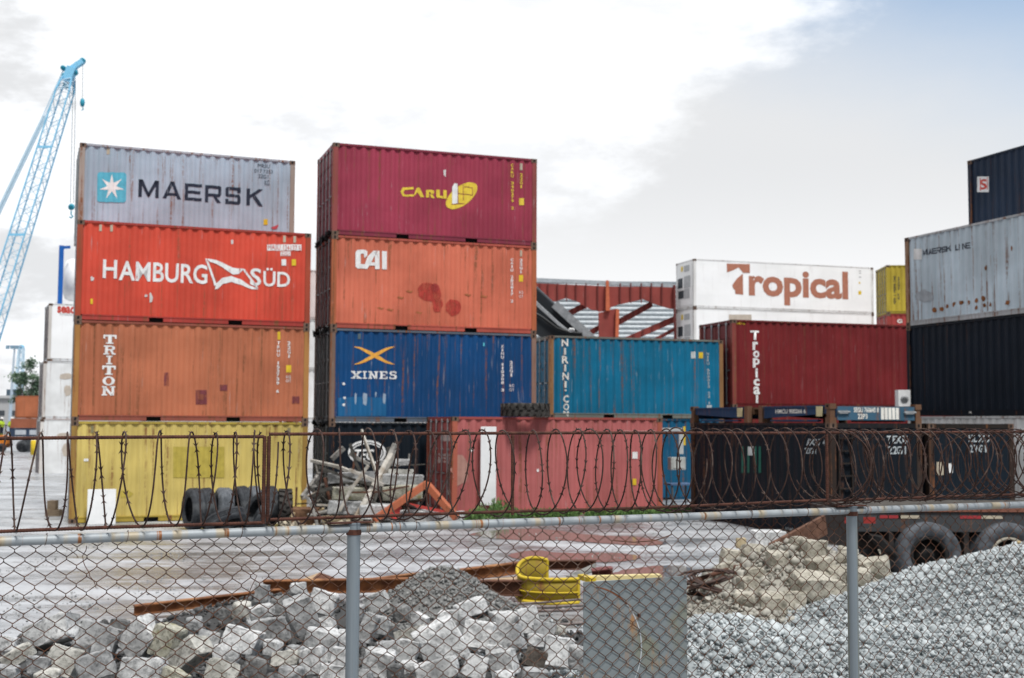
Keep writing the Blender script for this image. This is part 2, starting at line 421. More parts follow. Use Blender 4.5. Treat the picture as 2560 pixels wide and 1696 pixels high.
tri = Box('rusty orange brown container with a white slab letter column, third from the top', (LX[0], LX[1], CH), LY, (.46, .15, .075), seed=2, rust=.42, post=(.36, .17, .05), rail=(.27, .075, .05), dirt=.25)
# slab serif letters
def slab(ch):
    b = lambda x0, y0, x1, y1: [(x0, y0), (x1, y0), (x1, y1), (x0, y1)]
    if ch == 'T': return [b(0,.80,1,1), b(.36,.14,.64,.80), b(.22,0,.78,.14), b(0,.58,.13,.80), b(.87,.58,1,.80)]
    if ch == 'I': return [b(.1,.85,.9,1), b(.34,.15,.66,.85), b(.1,0,.9,.15)]
    if ch == 'N': return [b(.0,.86,.36,1), b(.10,.14,.30,.86), b(0,0,.40,.14), b(.62,.86,1,1), b(.72,0,.92,.86), [(.12,.86),(.36,.86),(.9,0),(.66,0)]]
    if ch == 'R': return [b(0,.86,.7,1), b(.12,.14,.36,.86), b(0,0,.46,.14), [(.7,1),(.9,.9),(.94,.74),(.9,.58),(.7,.46),(.36,.46),(.36,.58),(.62,.58),(.69,.66),(.70,.74),(.68,.82),(.6,.86)][::-1], [(.52,.46),(.74,.46),(.86,.14),(1,.14),(1,0),(.70,0)]]
    if ch == 'X': return [[(.06,.86),(.34,.86),(.92,.12),(.64,.12)], [(.66,.86),(.90,.86),(.34,.12),(.10,.12)], b(0,.86,.42,1), b(.58,.86,1,1), b(0,0,.42,.13), b(.54,0,1,.13)]
    if ch == 'E': return [b(0,.87,.92,1), b(.12,.13,.40,.87), b(0,0,.95,.13), b(.40,.44,.70,.57), b(.80,.68,.92,.87), b(.83,.13,.95,.34)]
    if ch == 'S':
        o = []
        return [b(.08,.58,.32,.90), b(.16,.86,.84,1), b(.74,.70,.88,.95), b(.2,.44,.78,.60), b(.66,.10,.92,.48), b(.12,0,.82,.14), b(.06,.04,.20,.30)]
    if ch == 'O':
        n = 18; out = []
        for i in range(n):
            t0, t1 = 2*PI*i/n, 2*PI*(i+1)/n
            e = lambda t, rx, ry: (.5+rx*math.cos(t), .5+ry*math.sin(t))
            out.append([e(t0, .5, .5), e(t1, .5, .5), e(t1, .24, .37), e(t0, .24, .37)])
        return out
def slab_word(cont, word, boxes, mat, name):
    polys = []
    for ch, (lt, rb) in zip(word, boxes):
        a0, b1 = cont.uv(*lt); a1, b0 = cont.uv(*rb)
        for k, p in enumerate(slab(ch)): polys.append([(a0+(a1-a0)*x, b0+(b1-b0)*y) for x, y in p])
    return wrap(poly_bm(polys), cont.front, name, mat, cont.r, cont.flat)
slab_word(tri, 'TRITON', [(z5(738,105), z5(830,172)), (z5(740,182), z5(824,248)), (z5(752,255), z5(806,318)), (z5(730,325), z5(824,392)), (z5(732,402), z5(818,468)), (z5(726,472), z5(820,540))], WHITE, 'lettering')
tri.column('TRHU 153739 6', z5(1988,150), z5(1980,522), .036, WHITE, 'serial_number'); tri.column('22G1', z5(2062,150), z5(2062,275), .04, WHITE, 'serial_number')
tri.rect(z5(2042,323), z5(2076,374), YEL, 'yellow_label'); tri.text('KG\nOT', z5(2040,445), z5(2075,397), WHITE, 'serial_number'); tri.rect(z5(1981,85), z5(1999,140), YEL, 'yellow_tag')
PURP = flat('purple_primer', (.20, .05, .06), .8)
for i, (a, b, c_, d) in enumerate(((1170,375,1205,470), (1395,500,1475,602), (1568,462,1620,505), (2083,545,2135,595))): tri.rect(z5(a, b), z5(c_, d), PURP, 'primer_patch')
tri.rect(z5(1420,530), z5(1452,570), flat('brown_primer', (.24, .07, .04)), 'primer_patch', lift=.003)
ham = Box('bright red container with white lettering and a flag emblem, in the left stack', (LX[0], LX[1], 2*CH), LY, (.60, .072, .042), seed=3, rust=.26, post=(.33, .06, .03), rail=(.36, .045, .035), dirt=.22, spots=.4)
ham.text('H', z1(503,1166), z1(575,1078), WHITE, 'lettering', bold=.02); ham.text('AMBURG', z1(582,1178), z1(1018,1102), WHITE, 'lettering', bold=.018)
ham.text('S', z1(1225,1204), z1(1282,1120), WHITE, 'lettering', bold=.018); ham.text('ÜD', z1(1290,1207), z1(1424,1122), WHITE, 'lettering', bold=.018)
P = lambda l, z=z1: [z(*p) for p in l]
ham.shapes([P(q) for q in ([(1006,1070),(1060,1078),(1060,1096),(1030,1088)], [(1060,1078),(1105,1098),(1105,1124),(1060,1096)], [(1105,1098),(1140,1116),(1195,1122),(1172,1147),(1140,1150),(1105,1124)],
    [(1006,1070),(1022,1088),(1064,1200),(1052,1205)], [(1188,1124),(1200,1122),(1268,1216),(1254,1212)], [(1054,1221),(1062,1192),(1090,1166),(1092,1196),(1068,1220)], [(1090,1166),(1132,1157),(1134,1186),(1092,1196)], [(1132,1157),(1180,1173),(1180,1200),(1134,1186)], [(1180,1173),(1226,1204),(1270,1222),(1234,1222),(1180,1200)])], WHITE, 'flag_emblem')
ham.rect(z1(1310,1002), z1(1478,1032), WHITE, 'code_strip'); ham.text('HASU 124137 5', z1(1315,1026), z1(1474,1009), REDL, 'serial_number').location.y = -.004
ham.rect(z1(1375,1036), z1(1425,1058), WHITE, 'code_strip'); ham.text('22G1', z1(1379,1055), z1(1421,1040), REDL, 'serial_number').location.y = -.004
ham.rect(z1(1380,1075), z1(1403,1106), WHITE, 'white_label'); ham.rect(z1(1430,1075), z1(1451,1106), YEL, 'yellow_label')
ham.shapes([P([(733,1240),(740,1238),(750,1262),(746,1282),(734,1287)])], SCUFF, 'scuff'); ham.shapes([blob(*z1(452,1170), 4.2, 6, seed=2)], SCUFF, 'scuff'); ham.shapes([blob(*z1(716,1254), 4, 3, seed=5)], SCUFF, 'scuff')
ham.rect(z1(443,1268), z1(455,1294), YEL, 'sticker'); ham.rect(z1(1132,980), z1(1143,1000), SCUFF, 'scuff')
for a, b in ((486,905), (540,907), (1388,960), (1438,962)): ham.rect(z1(a, b), z1(a+13, b+32), BEIGE, 'vent')
mae = Box('light grey container with a blue star square, top of the left stack', (-12.104, 33.077, 3*CH), .382, (.37, .455, .54), seed=4, rust=.38, post=(.36, .30, .26), rail=(.36, .38, .42), dirt=.18, spots=.3)
mae.shapes([P([(490,648),(608,650),(616,653),(620,662),(618,785),(614,794),(606,797),(486,794),(479,790),(476,782),(478,660),(482,651)])], flat('sky_blue_square', (.10, .44, .58), .5), 'logo_square')
star = []
cx, cy = 548, 720
for i in range(7):
    t = -PI/2 + 2*PI*i/7; e = PI/7
    star.append(P([(cx, cy), (cx+22*math.cos(t-e), cy+22*math.sin(t-e)), (cx+63*math.cos(t), cy+63*math.sin(t)), (cx+22*math.cos(t+e), cy+22*math.sin(t+e))]))
mae.shapes(star, WHITE, 'star_emblem', lift=.004)
# block capitals: each letter as polygons in a unit box
BK = {'M': [[(0,0),(.17,0),(.17,1),(0,1)], [(.83,0),(1,0),(1,1),(.83,1)], [(0,1),(.2,1),(.58,.12),(.5,0),(.42,.12)], [(.5,0),(.42,.12),(.8,1),(1,1),(.58,.12)]],
      'A': [[(0,0),(.2,0),(.60,1),(.42,1)], [(.42,1),(.60,1),(1,0),(.80,0)], [(.2,.18),(.8,.18),(.74,.34),(.26,.34)]],
      'E': [[(0,0),(.2,0),(.2,1),(0,1)], [(.2,.82),(1,.82),(1,1),(.2,1)], [(.2,.41),(.92,.41),(.92,.59),(.2,.59)], [(.2,0),(1,0),(1,.18),(.2,.18)]],
      'R': [[(0,0),(.2,0),(.2,1),(0,1)], [(.2,.82),(.9,.82),(1,.92),(.9,1),(.2,1)], [(.82,.48),(1,.48),(1,.92),(.82,.84)], [(.2,.34),(.9,.34),(1,.48),(.82,.52),(.2,.52)], [(.5,.34),(.74,.34),(1,0),(.76,0)]],
      'S': [[(0,.82),(1,.82),(1,1),(.1,1),(0,.92)], [(0,.48),(.2,.56),(.2,.82),(0,.9)], [(0,.5),(.1,.42),(1,.42),(.9,.59),(.1,.59)], [(.8,.18),(1,.1),(1,.44),(.8,.44)], [(0,0),(.9,0),(1,.1),(1,.18),(0,.18)], [(.78,.68),(1,.68),(1,.84),(.78,.84)], [(0,.16),(.2,.16),(.2,.31),(0,.31)]],
      'K': [[(0,0),(.2,0),(.2,1),(0,1)], [(.2,.42),(.2,.62),(.72,1),(1,1)], [(.36,.52),(.55,.64),(1,0),(.74,0)]],
      'L': [[(0,0),(.22,0),(.22,1),(0,1)], [(.22,0),(1,0),(1,.2),(.22,.2)]], 'I': [[(.3,0),(.7,0),(.7,1),(.3,1)]],
      'N': [[(0,0),(.2,0),(.2,1),(0,1)], [(.8,0),(1,0),(1,1),(.8,1)], [(0,1),(.22,1),(1,0),(.78,0)]],
      'C': [[(0,.16),(.24,.24),(.24,.76),(0,.86)], [(0,.84),(.24,.74),(1,.74),(1,1),(.14,1)], [(.76,.58),(1,.58),(1,.76),(.76,.76)], [(.14,0),(.72,0),(.72,.26),(.24,.26),(0,.16)]]}
def block_word(cont, word, boxes, mat, name, face='front'):
    polys = []
    for ch, (lb, rt) in zip(word, boxes):
        a0, b0 = cont.uv(*lb, face); a1, b1 = cont.uv(*rt, face)
        for p in BK[ch]: polys.append([(a0+(a1-a0)*x, b0+(b1-b0)*y) for x, y in p])
    return wrap(poly_bm(polys), cont.fn(face), name, mat, cont.r, cont.flat)
block_word(mae, 'MAERSK', [(z1(678,768), z1(780,690)), (z1(796,776), z1(890,698)), (z1(905,785), z1(990,708)), (z1(1005,794), z1(1085,716)), (z1(1105,803), z1(1180,724)), (z1(1208,810), z1(1290,733))], NAVY, 'lettering')
mae.text('MRSU\n017 7353\n22G1', z1(1247,674), z1(1338,612), NAVY, 'serial_number'); mae.text('KG', z1(1298,712), z1(1320,688), NAVY, 'serial_number')
mae.rect(z1(1293,878), z1(1312,906), YEL, 'yellow_label'); mae.shapes([P([(1328,918),(1366,905),(1358,925),(1340,928)])], flat('red_paint', (.5,.08,.1)), 'paint_patch'); mae.rect(z1(523,530), z1(538,560), BEIGE, 'vent')

# ------------------------------------------------------------------ middle stack
MX = (-4.995, 32.917); MY = .34
z2 = Zm(760, 320, 2.703); z6 = Zm(700, 780, 2.7514)
zec = Box('black container with a white ring emblem, behind the timber scrap', (MX[0], MX[1], 0), MY, (.008, .013, .020), seed=5, rust=.1, dirt=.2, spots=.1)
zec.shapes([P(q, z6) for q in [[(600+rx*math.cos(t), 968+ry*math.sin(t)), (600+rx*math.cos(t+.3), 968+ry*math.sin(t+.3)), (600+(rx-w1)*math.cos(t+.3), 968+(ry-h1)*math.sin(t+.3)), (600+(rx-w1)*math.cos(t), 968+(ry-h1)*math.sin(t))]
    for rx, ry, w1, h1, t0, n in ((132, 86, 16, 14, 2.3, 17), (108, 66, 9, 8, 3.4, 12)) for t in [t0+.3*i for i in range(n)]]], WHITE, 'ring_emblem')
zec.text('TEC', z6(515, 1022), z6(650, 945), WHITE, 'lettering', bold=.02, shear=.25)
xin = Box('dark blue container with an orange crossed swoosh, in the middle stack', (MX[0], MX[1], CH), MY, (.003, .056, .175), seed=6, rust=.42, post=(.20, .13, .10), rail=(.10, .12, .15), spots=.55, dirt=.3, doorcol=(.012, .016, .022))  # doorcol near black: shade of the left end put into the door colour
slab_word(xin, 'XINES', [(z6(a, 407+.5*i), z6(b_, 460+.7*i)) for i, (a, b_) in enumerate(((490,562),(566,602),(608,676),(684,744),(750,809)))], WHITE, 'lettering')
ORG = flat('orange_swoosh', (.80, .40, .07), .5)
sw = []
for sg in (1, -1):
    pts = []
    for i in range(15):
        t = i/14; x = 512 + 278*t; y = 300 + sg*(-60*math.cos(PI*t))*(.75+.25*abs(2*t-1)); h = 1.5 + 13*math.sin(PI*t)
        pts.append((x, y, h))
    for p, q in zip(pts, pts[1:]): sw.append(P([(p[0], p[1]-p[2]), (q[0], q[1]-q[2]), (q[0], q[1]+q[2]), (p[0], p[1]+p[2])], z6))
xin.shapes(sw[:14], ORG, 'swoosh_emblem'); xin.shapes(sw[14:], ORG, 'swoosh_emblem', lift=.003)
xin.column('XINU 110308 3', z6(1531,225), z6(1532,550), .04, WHITE, 'serial_number'); xin.column('22G1', z6(1592,335), z6(1592,448), .045, WHITE, 'serial_number'); xin.text('KG\nOT', z6(1580,546), z6(1612,498), WHITE, 'serial_number')
xin.shapes([P([(400,592),(520,584),(640,588),(735,592),(733,718),(400,718)], z6)], paint('repaint_blue', (.012, .115, .27), rust=.25, seed=33, spots=.4), 'paint_patch')
for i, (a, b, c_, d) in enumerate(((515,556,530,640), (570,556,602,645), (708,558,731,636), (655,548,668,590))): xin.shapes([P([(a,b+20),(a+4,b),(c_,b+8),(c_-3,d-20),(c_-8,d),(a+2,d-12)], z6)], flat('pale_scuff', (.30, .38, .48)), 'scuff', lift=.003)
for a, b in ((440,494), (445,592), (440,638)): xin.shapes([blob(*z6(a, b), 4, 3.5, seed=a+b)], WHITE, 'sticker', lift=.004)
xin.rect(z6(1398,212), z6(1408,236), flat('cyan_sticker', (.1,.5,.6)), 'sticker'); xin.rect(z6(538,150), z6(556,188), flat('dull_vent', (.10,.14,.16)), 'vent')
cai = Box('faded orange container with dark red stains, in the middle stack', (MX[0], MX[1], 2*CH), MY, (.57, .15, .088), seed=7, rust=.42, post=(.42, .12, .05), rail=(.40, .085, .06), spots=.4, dirt=.2, doorcol=(.20, .02, .016))  # doors darker than the body, painting in the shaded left end
b7 = lambda l: P(l, z2)
cai.shapes([b7(q) for q in ([(350,838),(364,823),(384,823),(384,950),(366,950),(350,936)], [(384,823),(418,824),(430,834),(430,862),(410,880),(406,862),(404,850),(384,850)], [(384,920),(412,922),(434,866),(470,830),(492,828),(492,858),(478,864),(440,936),(430,952),(384,950)],
    [(480,828),(512,830),(512,954),(482,953)], [(455,908),(482,908),(482,930),(444,930)], [(528,832),(562,833),(562,956),(528,955)])], WHITE, 'lettering')
cai.column('CAIU 282817 2', z2(1406,880), z2(1406,1182), .04, WHITE, 'serial_number'); cai.column('22G1', z2(1468,882), z2(1467,985), .045, WHITE, 'serial_number'); cai.rect(z2(1455,995), z2(1481,1039), YEL, 'yellow_label'); cai.text('KG\nOT', z2(1455,1148), z2(1483,1104), WHITE, 'serial_number'); cai.rect(z2(1461,828), z2(1474,868), BEIGE, 'vent')
REDST = flat('red_stain', (.46, .055, .04), .7, .25); DRST = flat('dark_red_stain', (.36,.045,.04), .7)
for m_ in (REDST, DRST, PURP):               # thin smeared paint, patchy and see-through
    n_ = NT(m_.node_tree); b_ = m_.node_tree.nodes['Principled BSDF']; tc_ = n_.n('ShaderNodeTexCoord').outputs['Object']
    n_.l(n_.ramp(n_.noise(n_.mapping(tc_, scale=(5, 5, 2.5)), 1.0, 6, .7), .36, .56, .25, .92), b_.inputs['Alpha'])
cai.shapes([blob(*z2(850,1110), 30, 25, 18, .12, 4)], REDST, 'stain'); cai.shapes([blob(*z2(905,1195), 13, 17, 12, .2, 5)], REDST, 'stain', lift=.002); cai.shapes([blob(*z2(1010,1212), 19, 21, 16, .12, 6)], REDST, 'stain')
cai.shapes([blob(*z2(885,1080), 11, 11, 12, .1, 9)], flat('dark_red_stain', (.36,.045,.04), .7), 'stain', lift=.004)
for i, (a, b) in enumerate(((655,1148),(715,1105),(520,1220),(585,1230),(1220,1140),(780,1250),(1110,1130))): cai.shapes([P([(a-26,b-4),(a-8,b-10),(a+4,b-2),(a+24,b-6),(a+10,b+9),(a-10,b+4)], z2)], flat('rust_scratch', (.36,.13,.05), .8), 'scuff')
car = Box('maroon container with a yellow globe emblem, top of the middle stack', (MX[0], MX[1], 3*CH), MY, (.31, .039, .070), seed=8, rust=.3, post=(.25, .06, .055), rail=(.20, .028, .05), spots=.4, dirt=.25, doorcol=(.17, .022, .035))  # door colour carries the shade of the left end
YL = flat('yellow_lettering', (.76, .56, .06), .5)
car.shapes([b7(q) for q in ([(652,430),(668,402),(742,400),(742,416),(684,418),(672,436),(684,450),(748,450),(742,464),(668,462)], [(764,404),(780,402),(814,468),(788,468),(768,432),(752,456),(746,448)],
    [(828,470),(828,418),(846,418),(846,470)], [(846,418),(876,420),(884,430),(878,446),(856,444),(856,434),(846,434)], [(850,448),(870,448),(886,474),(862,474)], [(896,416),(918,418),(918,470),(906,474),(896,462)], [(918,458),(941,460),(941,477),(918,474)], [(944,418),(966,420),(966,478),(944,476)])], YL, 'lettering')
gl = []
for i in range(24):
    t0, t1 = 2*PI*i/24, 2*PI*(i+1)/24
    e = lambda t, k: (1066 + k*(math.cos(t)*125*.79 + math.sin(t)*64*.61), 458 - k*(math.cos(t)*125*.61 - math.sin(t)*64*.79))
    gl.append(b7([(1066, 458), e(t0, 1), e(t1, 1)]))
car.shapes(gl, YL, 'globe_emblem')
MAR = flat('maroon_line', (.24, .03, .05), .6)
car.shapes([b7(q) for q in ([(1036,385),(1042,385),(1044,515),(1038,515)], [(1076,380),(1080,380),(1082,490),(1078,490)], [(1040,440),(1140,452),(1140,456),(1040,445)], [(1085,395),(1140,402),(1140,406),(1085,400)], [(1000,512),(1085,508),(1085,513),(1000,518)], [(1138,400),(1142,400),(1144,458),(1140,458)])], MAR, 'globe_line', lift=.004)
car.shapes([b7([(1004,400),(1020,372),(1038,378),(1038,510),(1004,512)])], WHITE, 'scuff', lift=.006); car.shapes([b7([(944,285),(962,280),(960,330),(948,318)])], SCUFF, 'scuff')
car.column('CARU 340279 2', z2(1408,240), z2(1410,554), .04, YL, 'serial_number'); car.column('22G1', z2(1470,305), z2(1468,410), .042, YL, 'serial_number'); car.rect(z2(1456,475), z2(1488,522), YL, 'yellow_label'); car.rect(z2(1461,240), z2(1477,285), BEIGE, 'vent')
# black plastic snagged in the gaps by the doors
for i, (zz, n) in enumerate(((3*CH, 9), (2*CH, 10), (CH, 9))):
    m = MB(); q = random.Random(40+i)
    for k in range(n):
        y0 = .2 + 2.0*k/n; p0 = Vector((-.02, y0, .02)); pts = [p0 + Vector((-q.uniform(0,.16)*j/3, q.uniform(-.1,.1), q.uniform(-.14,.10)*j/2)) for j in range(4)]
        m.tube(pts, [.05, .07, .05, .01], 5)
    o = m.build('plastic_sheet', flat('black_plastic', (.01, .011, .012), .35)); o.location = (MX[0], MX[1], zz); o.rotation_euler = (0, 0, MY)
    tag(o, 'torn black plastic caught at the left edge ' + ('under the maroon top container' if i == 0 else 'under the orange container' if i == 1 else 'under the dark blue container'), 'plastic sheet', 'torn plastic in the stack gaps')

# ------------------------------------------------------------------ containers right of the middle stack
z7 = Zm(1200, 950, 3.1357)
gz = .165
pnk = Box('faded pink red container with its doors at the left, weeds along its foot', (-1.535, 31.15, gz), .345, (.43, .125, .12), seed=9, rust=.36, post=(.40, .11, .07), rail=(.36, .075, .065), spots=.35, dirt=.3, doorcol=(.38, .10, .095))
pnk.text('TTNU 202748 7', z7(1135,424), z7(1372,398), flat('faint_white', (.62,.40,.38)), 'serial_number'); pnk.rect(z7(1203,775), z7(1228,826), YEL, 'yellow_label'); pnk.rect(z7(1200,565), z7(1236,618), WHITE, 'white_label'); pnk.rect(z7(450,700), z7(466,722), WHITE, 'sticker')
pnk.shapes([blob(*z6(1240,1085), 22, 36, 14, .2, 3)], flat('worn_primer', (.40, .22, .18), .8), 'worn_patch'); pnk.shapes([blob(*z6(1322,952), 4, 4, 10, .1, 3)], WHITE, 'sticker')
for i, (t, a, b) in enumerate((('UH 74\nUH 90\nUH 30', (1088,1035), (1180,980)), ('TA 31\nUH 8', (1140,1140), (1185,1105)))): pnk.text(t, z6(*a), z6(*b), flat('faint_white2', (.60,.50,.48)), 'serial_number', face='endL')
for a, b, c_, d in ((1095,825,1165,890), (1145,1225,1175,1258), (1010,800,1030,900), (1080,1010,1095,1040)): pnk.rect(z6(a, b), z6(c_, d), flat('pale_panel', (.50,.40,.38)), 'pale_panel', face='endL')
blu = Box('blue container on the ground under the teal one, mostly hidden by the pink one', (1.176, 37.546, .10), .307, (.004, .085, .17), H=2.658, seed=10, rust=.3, spots=.3)
z3 = Zm(1320, 560, 2.4153)
tea = Box('teal container with a white stacked web address, beside the middle stack', (1.176, 37.546, CH+.167), .307, (.003, .145, .265), seed=11, rust=.42, post=(.26, .14, .06), rail=(.16, .17, .15), spots=.6, dirt=.3)
LW = flat('cream_lettering', (.78, .76, .70), .6)
for ch, y0, y1, x0, x1 in (('N',695,738,206,243),('I',750,790,220,230),('R',798,842,208,245),('I',850,890,221,231),('N',898,942,211,247),('I',950,990,222,233),('.',1000,1010,222,233),('C',1035,1080,216,247),('O',1085,1126,216,248),('M',1130,1165,216,248)):
    tea.text(ch, z3(x0, y1), z3(x1, y0), LW, 'lettering', bold=.03)
tea.rect(z3(988,772), z3(1012,812), flat('pale_label', (.55,.58,.58)), 'white_label'); tea.rect(z3(1035,775), z3(1057,812), YEL, 'yellow_label'); tea.column('NIRU 500013 22 1', z3(1088,775), z3(1096,1092), .036, flat('dim_white', (.44,.48,.50)), 'serial_number'); tea.rect(z3(1084,1094), z3(1110,1126), flat('dim_white', (.44,.48,.50)), 'white_label')
drp = (7.22, 39.25); dry = .30
Box('dark red container low behind the teal one, hidden under the lettered dark red one', (drp[0], drp[1], .25), dry, (.16, .016, .016), L=12.192, H=2.896, seed=12.5, simple=True)
dre = Box('long dark red container with a stacked white word down its left end', (drp[0], drp[1], 3.13), dry, (.17, .015, .017), L=12.192, H=2.896, seed=12, rust=.2, post=(.22, .05, .04), spots=.25, dirt=.3)
for ch, y0, y1, x0, x1 in (('T',645,700,1345,1398),('r',712,762,1360,1392),('o',766,808,1362,1400),('p',812,868,1362,1402),('i',872,928,1374,1390),('c',935,978,1364,1402),('a',982,1030,1364,1404),('l',1034,1086,1378,1392)):
    dre.text(ch, z3(x0, y1), z3(x1, y0), WHITE, 'lettering', bold=.03)
dre.text('4616', z3(1257,607), z3(1315,594), YEL, 'serial_number')
# far white reefers
REEF = paint('reefer_white', (.88, .88, .875), rust=.08, var=.04, seed=14, spots=.05, dirt=.04, rough=.45)
rfp, rfy = (10.66, 70.06), .30
HH = 2.896
def reefer_end(b, seed=0, label=True):
    """refrigeration unit on the left end"""
    e = b.endL; dk = flat('unit_dark', (.05, .06, .07)); gr = flat('unit_grey', (.45, .46, .47)); W, H = b.W, b.H
    def plate(a0, a1, q0, q1, d, m, nm, par):
        mb = MB(); p = [e(a, dd, z) for dd in (d, d+.06) for a, z in ((a0,q0),(a1,q0),(a1,q1),(a0,q1))]
        mb.add(p, [(0,1,2,3),(7,6,5,4),(0,4,5,1),(1,5,6,2),(2,6,7,3),(3,7,4,0)]); return mb.build(nm, m, par)
    u = plate(.2, W-.2, .25, H-.2, -.02, REEF, 'cooling_unit', b.r)
    plate(.35, .95, H*.46, H*.66, -.05, dk, 'fan_grille', u); plate(1.2, 2.0, H*.44, H*.68, -.05, gr, 'control_box', u); plate(.4, 1.1, H*.24, H*.40, -.05, dk, 'compressor_bay', u); plate(1.2, 1.9, H*.22, H*.42, -.05, gr, 'cover_panel', u); plate(.8, 1.0, H*.80, H*.9, -.05, YEL, 'warning_label', u); plate(1.2, 1.9, H*.78, H*.9, -.05, gr, 'cover_panel', u)
BROWN = flat('faded_brown_lettering', (.42, .17, .11), .6)
for k in range(4):
    b = Box(('white refrigerated container with a large brown word, on top of its far stack', 'white refrigerated container with no large word, second from the top of the far stack', 'white refrigerated container, third from the top of the far stack', 'white refrigerated container at the foot of the far stack')[k],
            (rfp[0], rfp[1], 9.40-HH*k if k < 3 else .72), rfy, (.8,.8,.79), L=12.192, H=HH if k < 3 else 2.591, mat=REEF, seed=14+k*.1, flatwall=True, simple=k > 1, post=(.7,.69,.67), rail=(.72,.71,.70), rust=.06, name='refrigerated_container', doors='R', group='white refrigerated containers')
    if k < 2: reefer_end(b)
    if k == 0:
        b.text('ropical', z3(1335,484), z3(1932,290), BROWN, 'lettering', bold=.035)
        b.shapes([P(q, z3) for q in ([(1200,240),(1340,243),(1340,297),(1300,296),(1272,264),(1240,280),(1202,294)], [(1262,330),(1298,300),(1300,428),(1252,424),(1250,400),(1240,392),(1234,370)])], BROWN, 'lettering')
        b.rect(z3(1995,405), z3(2013,428), YEL, 'yellow_label'); b.rect(z3(1998,352), z3(2006,362), YEL, 'yellow_label')
        for y0 in (282, 295, 320): b.rect(z3(1999,y0), z3(2012,y0+4), flat('grey_mark', (.3,.3,.3)), 'mark')
    if k == 1:
        b.rect(z3(1213,548), z3(1350,584), flat('beige_patch', (.50,.43,.36)), 'faded_patch')
# far yellow one on red ones
ylx = Box('small far yellow container between the white and the grey stacks', (20.62, 65.72, 8.69), -.06, (.45, .34, .04), H=2.7, seed=15, rust=.1, spots=.1)
ylx.column('SITU 910271 4 22G1', (2237, 690), (2237, 760), .07, NAVY, 'serial_number'); ylx.column('22G1 KG', (2247, 692), (2247, 750), .06, NAVY, 'serial_number')
for k in range(3):
    rk = Box(('far red container right under the far yellow one', 'far red container in the middle of the stack under the yellow one', 'far red container at the foot of the stack under the yellow one')[k], (20.62, 65.72, 8.69-HH*(k+1)), -.06, (.38, .055, .05), H=HH, seed=16, rust=.15, simple=True)
    if k == 0: rk.text('G', (2243, 808), (2256, 798), flat('cream_lettering', (.78,.76,.70)), 'lettering', bold=.04)

# ------------------------------------------------------------------ right stack
rx, ry, ra = 11.42, 34.675, -1.21
z4 = Zm(2060, 320, 2.118)
wht = Box('white container at the foot of the right hand stack', (rx, ry, .25), ra, (.70, .70, .69), seed=17, rust=.3, L=12.192)
nav = Box('very dark navy container under the rusty pale blue one', (rx, ry, CH+.25), ra, (.007, .012, .021), seed=18, rust=.1, spots=.12, L=12.192, dirt=.3)
z8 = Zm(1700, 950, 2.7523)
nav.text('W', z8(1950,245), z8(2040,212), LW, 'lettering', bold=.04)
mln = Box('pale blue grey rust stained container with short dark lettering, under the highest black one', (rx, ry, 2*CH+.25), ra, (.54, .635, .70), seed=19, rust=.52, post=(.34, .20, .12), rail=(.42,.43,.44), L=12.192, dirt=.25, spots=.3)
mln.rect(z4(472,640), z4(512,698), WHITE, 'logo_square')
xs = [518, 546, 571, 594, 618, 645, 690, 711, 727, 750]; xe = [544, 570, 592, 616, 642, 668, 708, 719, 746, 768]
block_word(mln, 'MAERSKLINE', [(z4(a, 676-(a-518)*.152), z4(b, 646-(b-518)*.162)) for a, b in zip(xs, xe)], NAVY, 'lettering')
RS = flat('rust_patch', (.26, .10, .035), .85, .4)
for i, (a, b) in enumerate(((650,945),(686,935),(722,925),(765,925),(805,912),(840,905),(803,952),(846,940),(968,925),(880,935),(620,960),(580,965),(850,740),(990,640))):
    mln.shapes([blob(*z4(a, b), 2.6+(i % 3), 6+(i*5 % 5), 10, .35, i)], RS, 'rust_patch')
mln.shapes([blob(*z4(525,890), 22, 16, 12, .25, 77)], flat('dull_patch', (.36,.39,.42)), 'worn_patch')
off = (.936*2.5 - .353*.17, .353*2.5 + .936*.17)
blk = None
for k in range(4):
    b = Box(('black container with a small white square label, highest in the right hand stack', 'dark container hidden behind the pale blue one', 'dark container hidden behind the navy one', 'dark container on the ground in the back row')[k], (rx+off[0], ry+off[1], 7.95-CH*k if k < 3 else .17), ra, (.016, .027, .050), seed=20, rust=.08, spots=.12, simple=k > 0, L=12.192, group='dark containers of the back row')
    if k == 0: blk = b
blk.rect(z4(808,258), z4(872,340), WHITE, 'label_panel')
blk.text('S', z4(828,330), z4(856,268), REDL, 'lettering', bold=.03).location.y = -.006
blk.shapes([P(q, z4) for q in ([(820,266),(828,265),(828,332),(820,333)], [(858,262),(866,261),(866,325),(858,326)])], REDL, 'lettering', lift=.006)

# ------------------------------------------------------------------ dark containers near right and the folded flat racks on them
dx, dy, da = 4.697, 31.614, -1.203
ca, sa = math.cos(da), math.sin(da)
GREEN = flat('green_sticker', (.012, .12, .09), .5)
d1 = Box('near black container with a green and white sticker on its long side', (dx, dy, .04), da, (.008, .012, .018), seed=21, rust=.22, spots=.25, post=(.036, .026, .022), rail=(.014,.014,.016))
for a in (412, 452, 500, 532): d1.rect(z8(a, 458), z8(a+24, 640), GREEN, 'sticker')
d1.rect(z8(458, 460), z8(512, 520), flat('pale_sticker', (.55,.58,.58)), 'sticker', lift=.004)
d1.text('AXIU 4', z8(860,452), z8(992,408), flat('dim_white', (.44,.48,.50)), 'serial_number', bold=.02); d1.text('22G1', z8(854,508), z8(925,470), flat('dim_white', (.44,.48,.50)), 'serial_number', bold=.02)
d1.text('TEXU\n22G1', z8(1430,512), z8(1570,385), flat('dim_white', (.44,.48,.50)), 'serial_number', face='endR', bold=.02)
d1.text('KG 30 480\nKG 2 200', z8(720,1072), z8(770,1020), flat('dim_white', (.44,.48,.50)), 'serial_number')
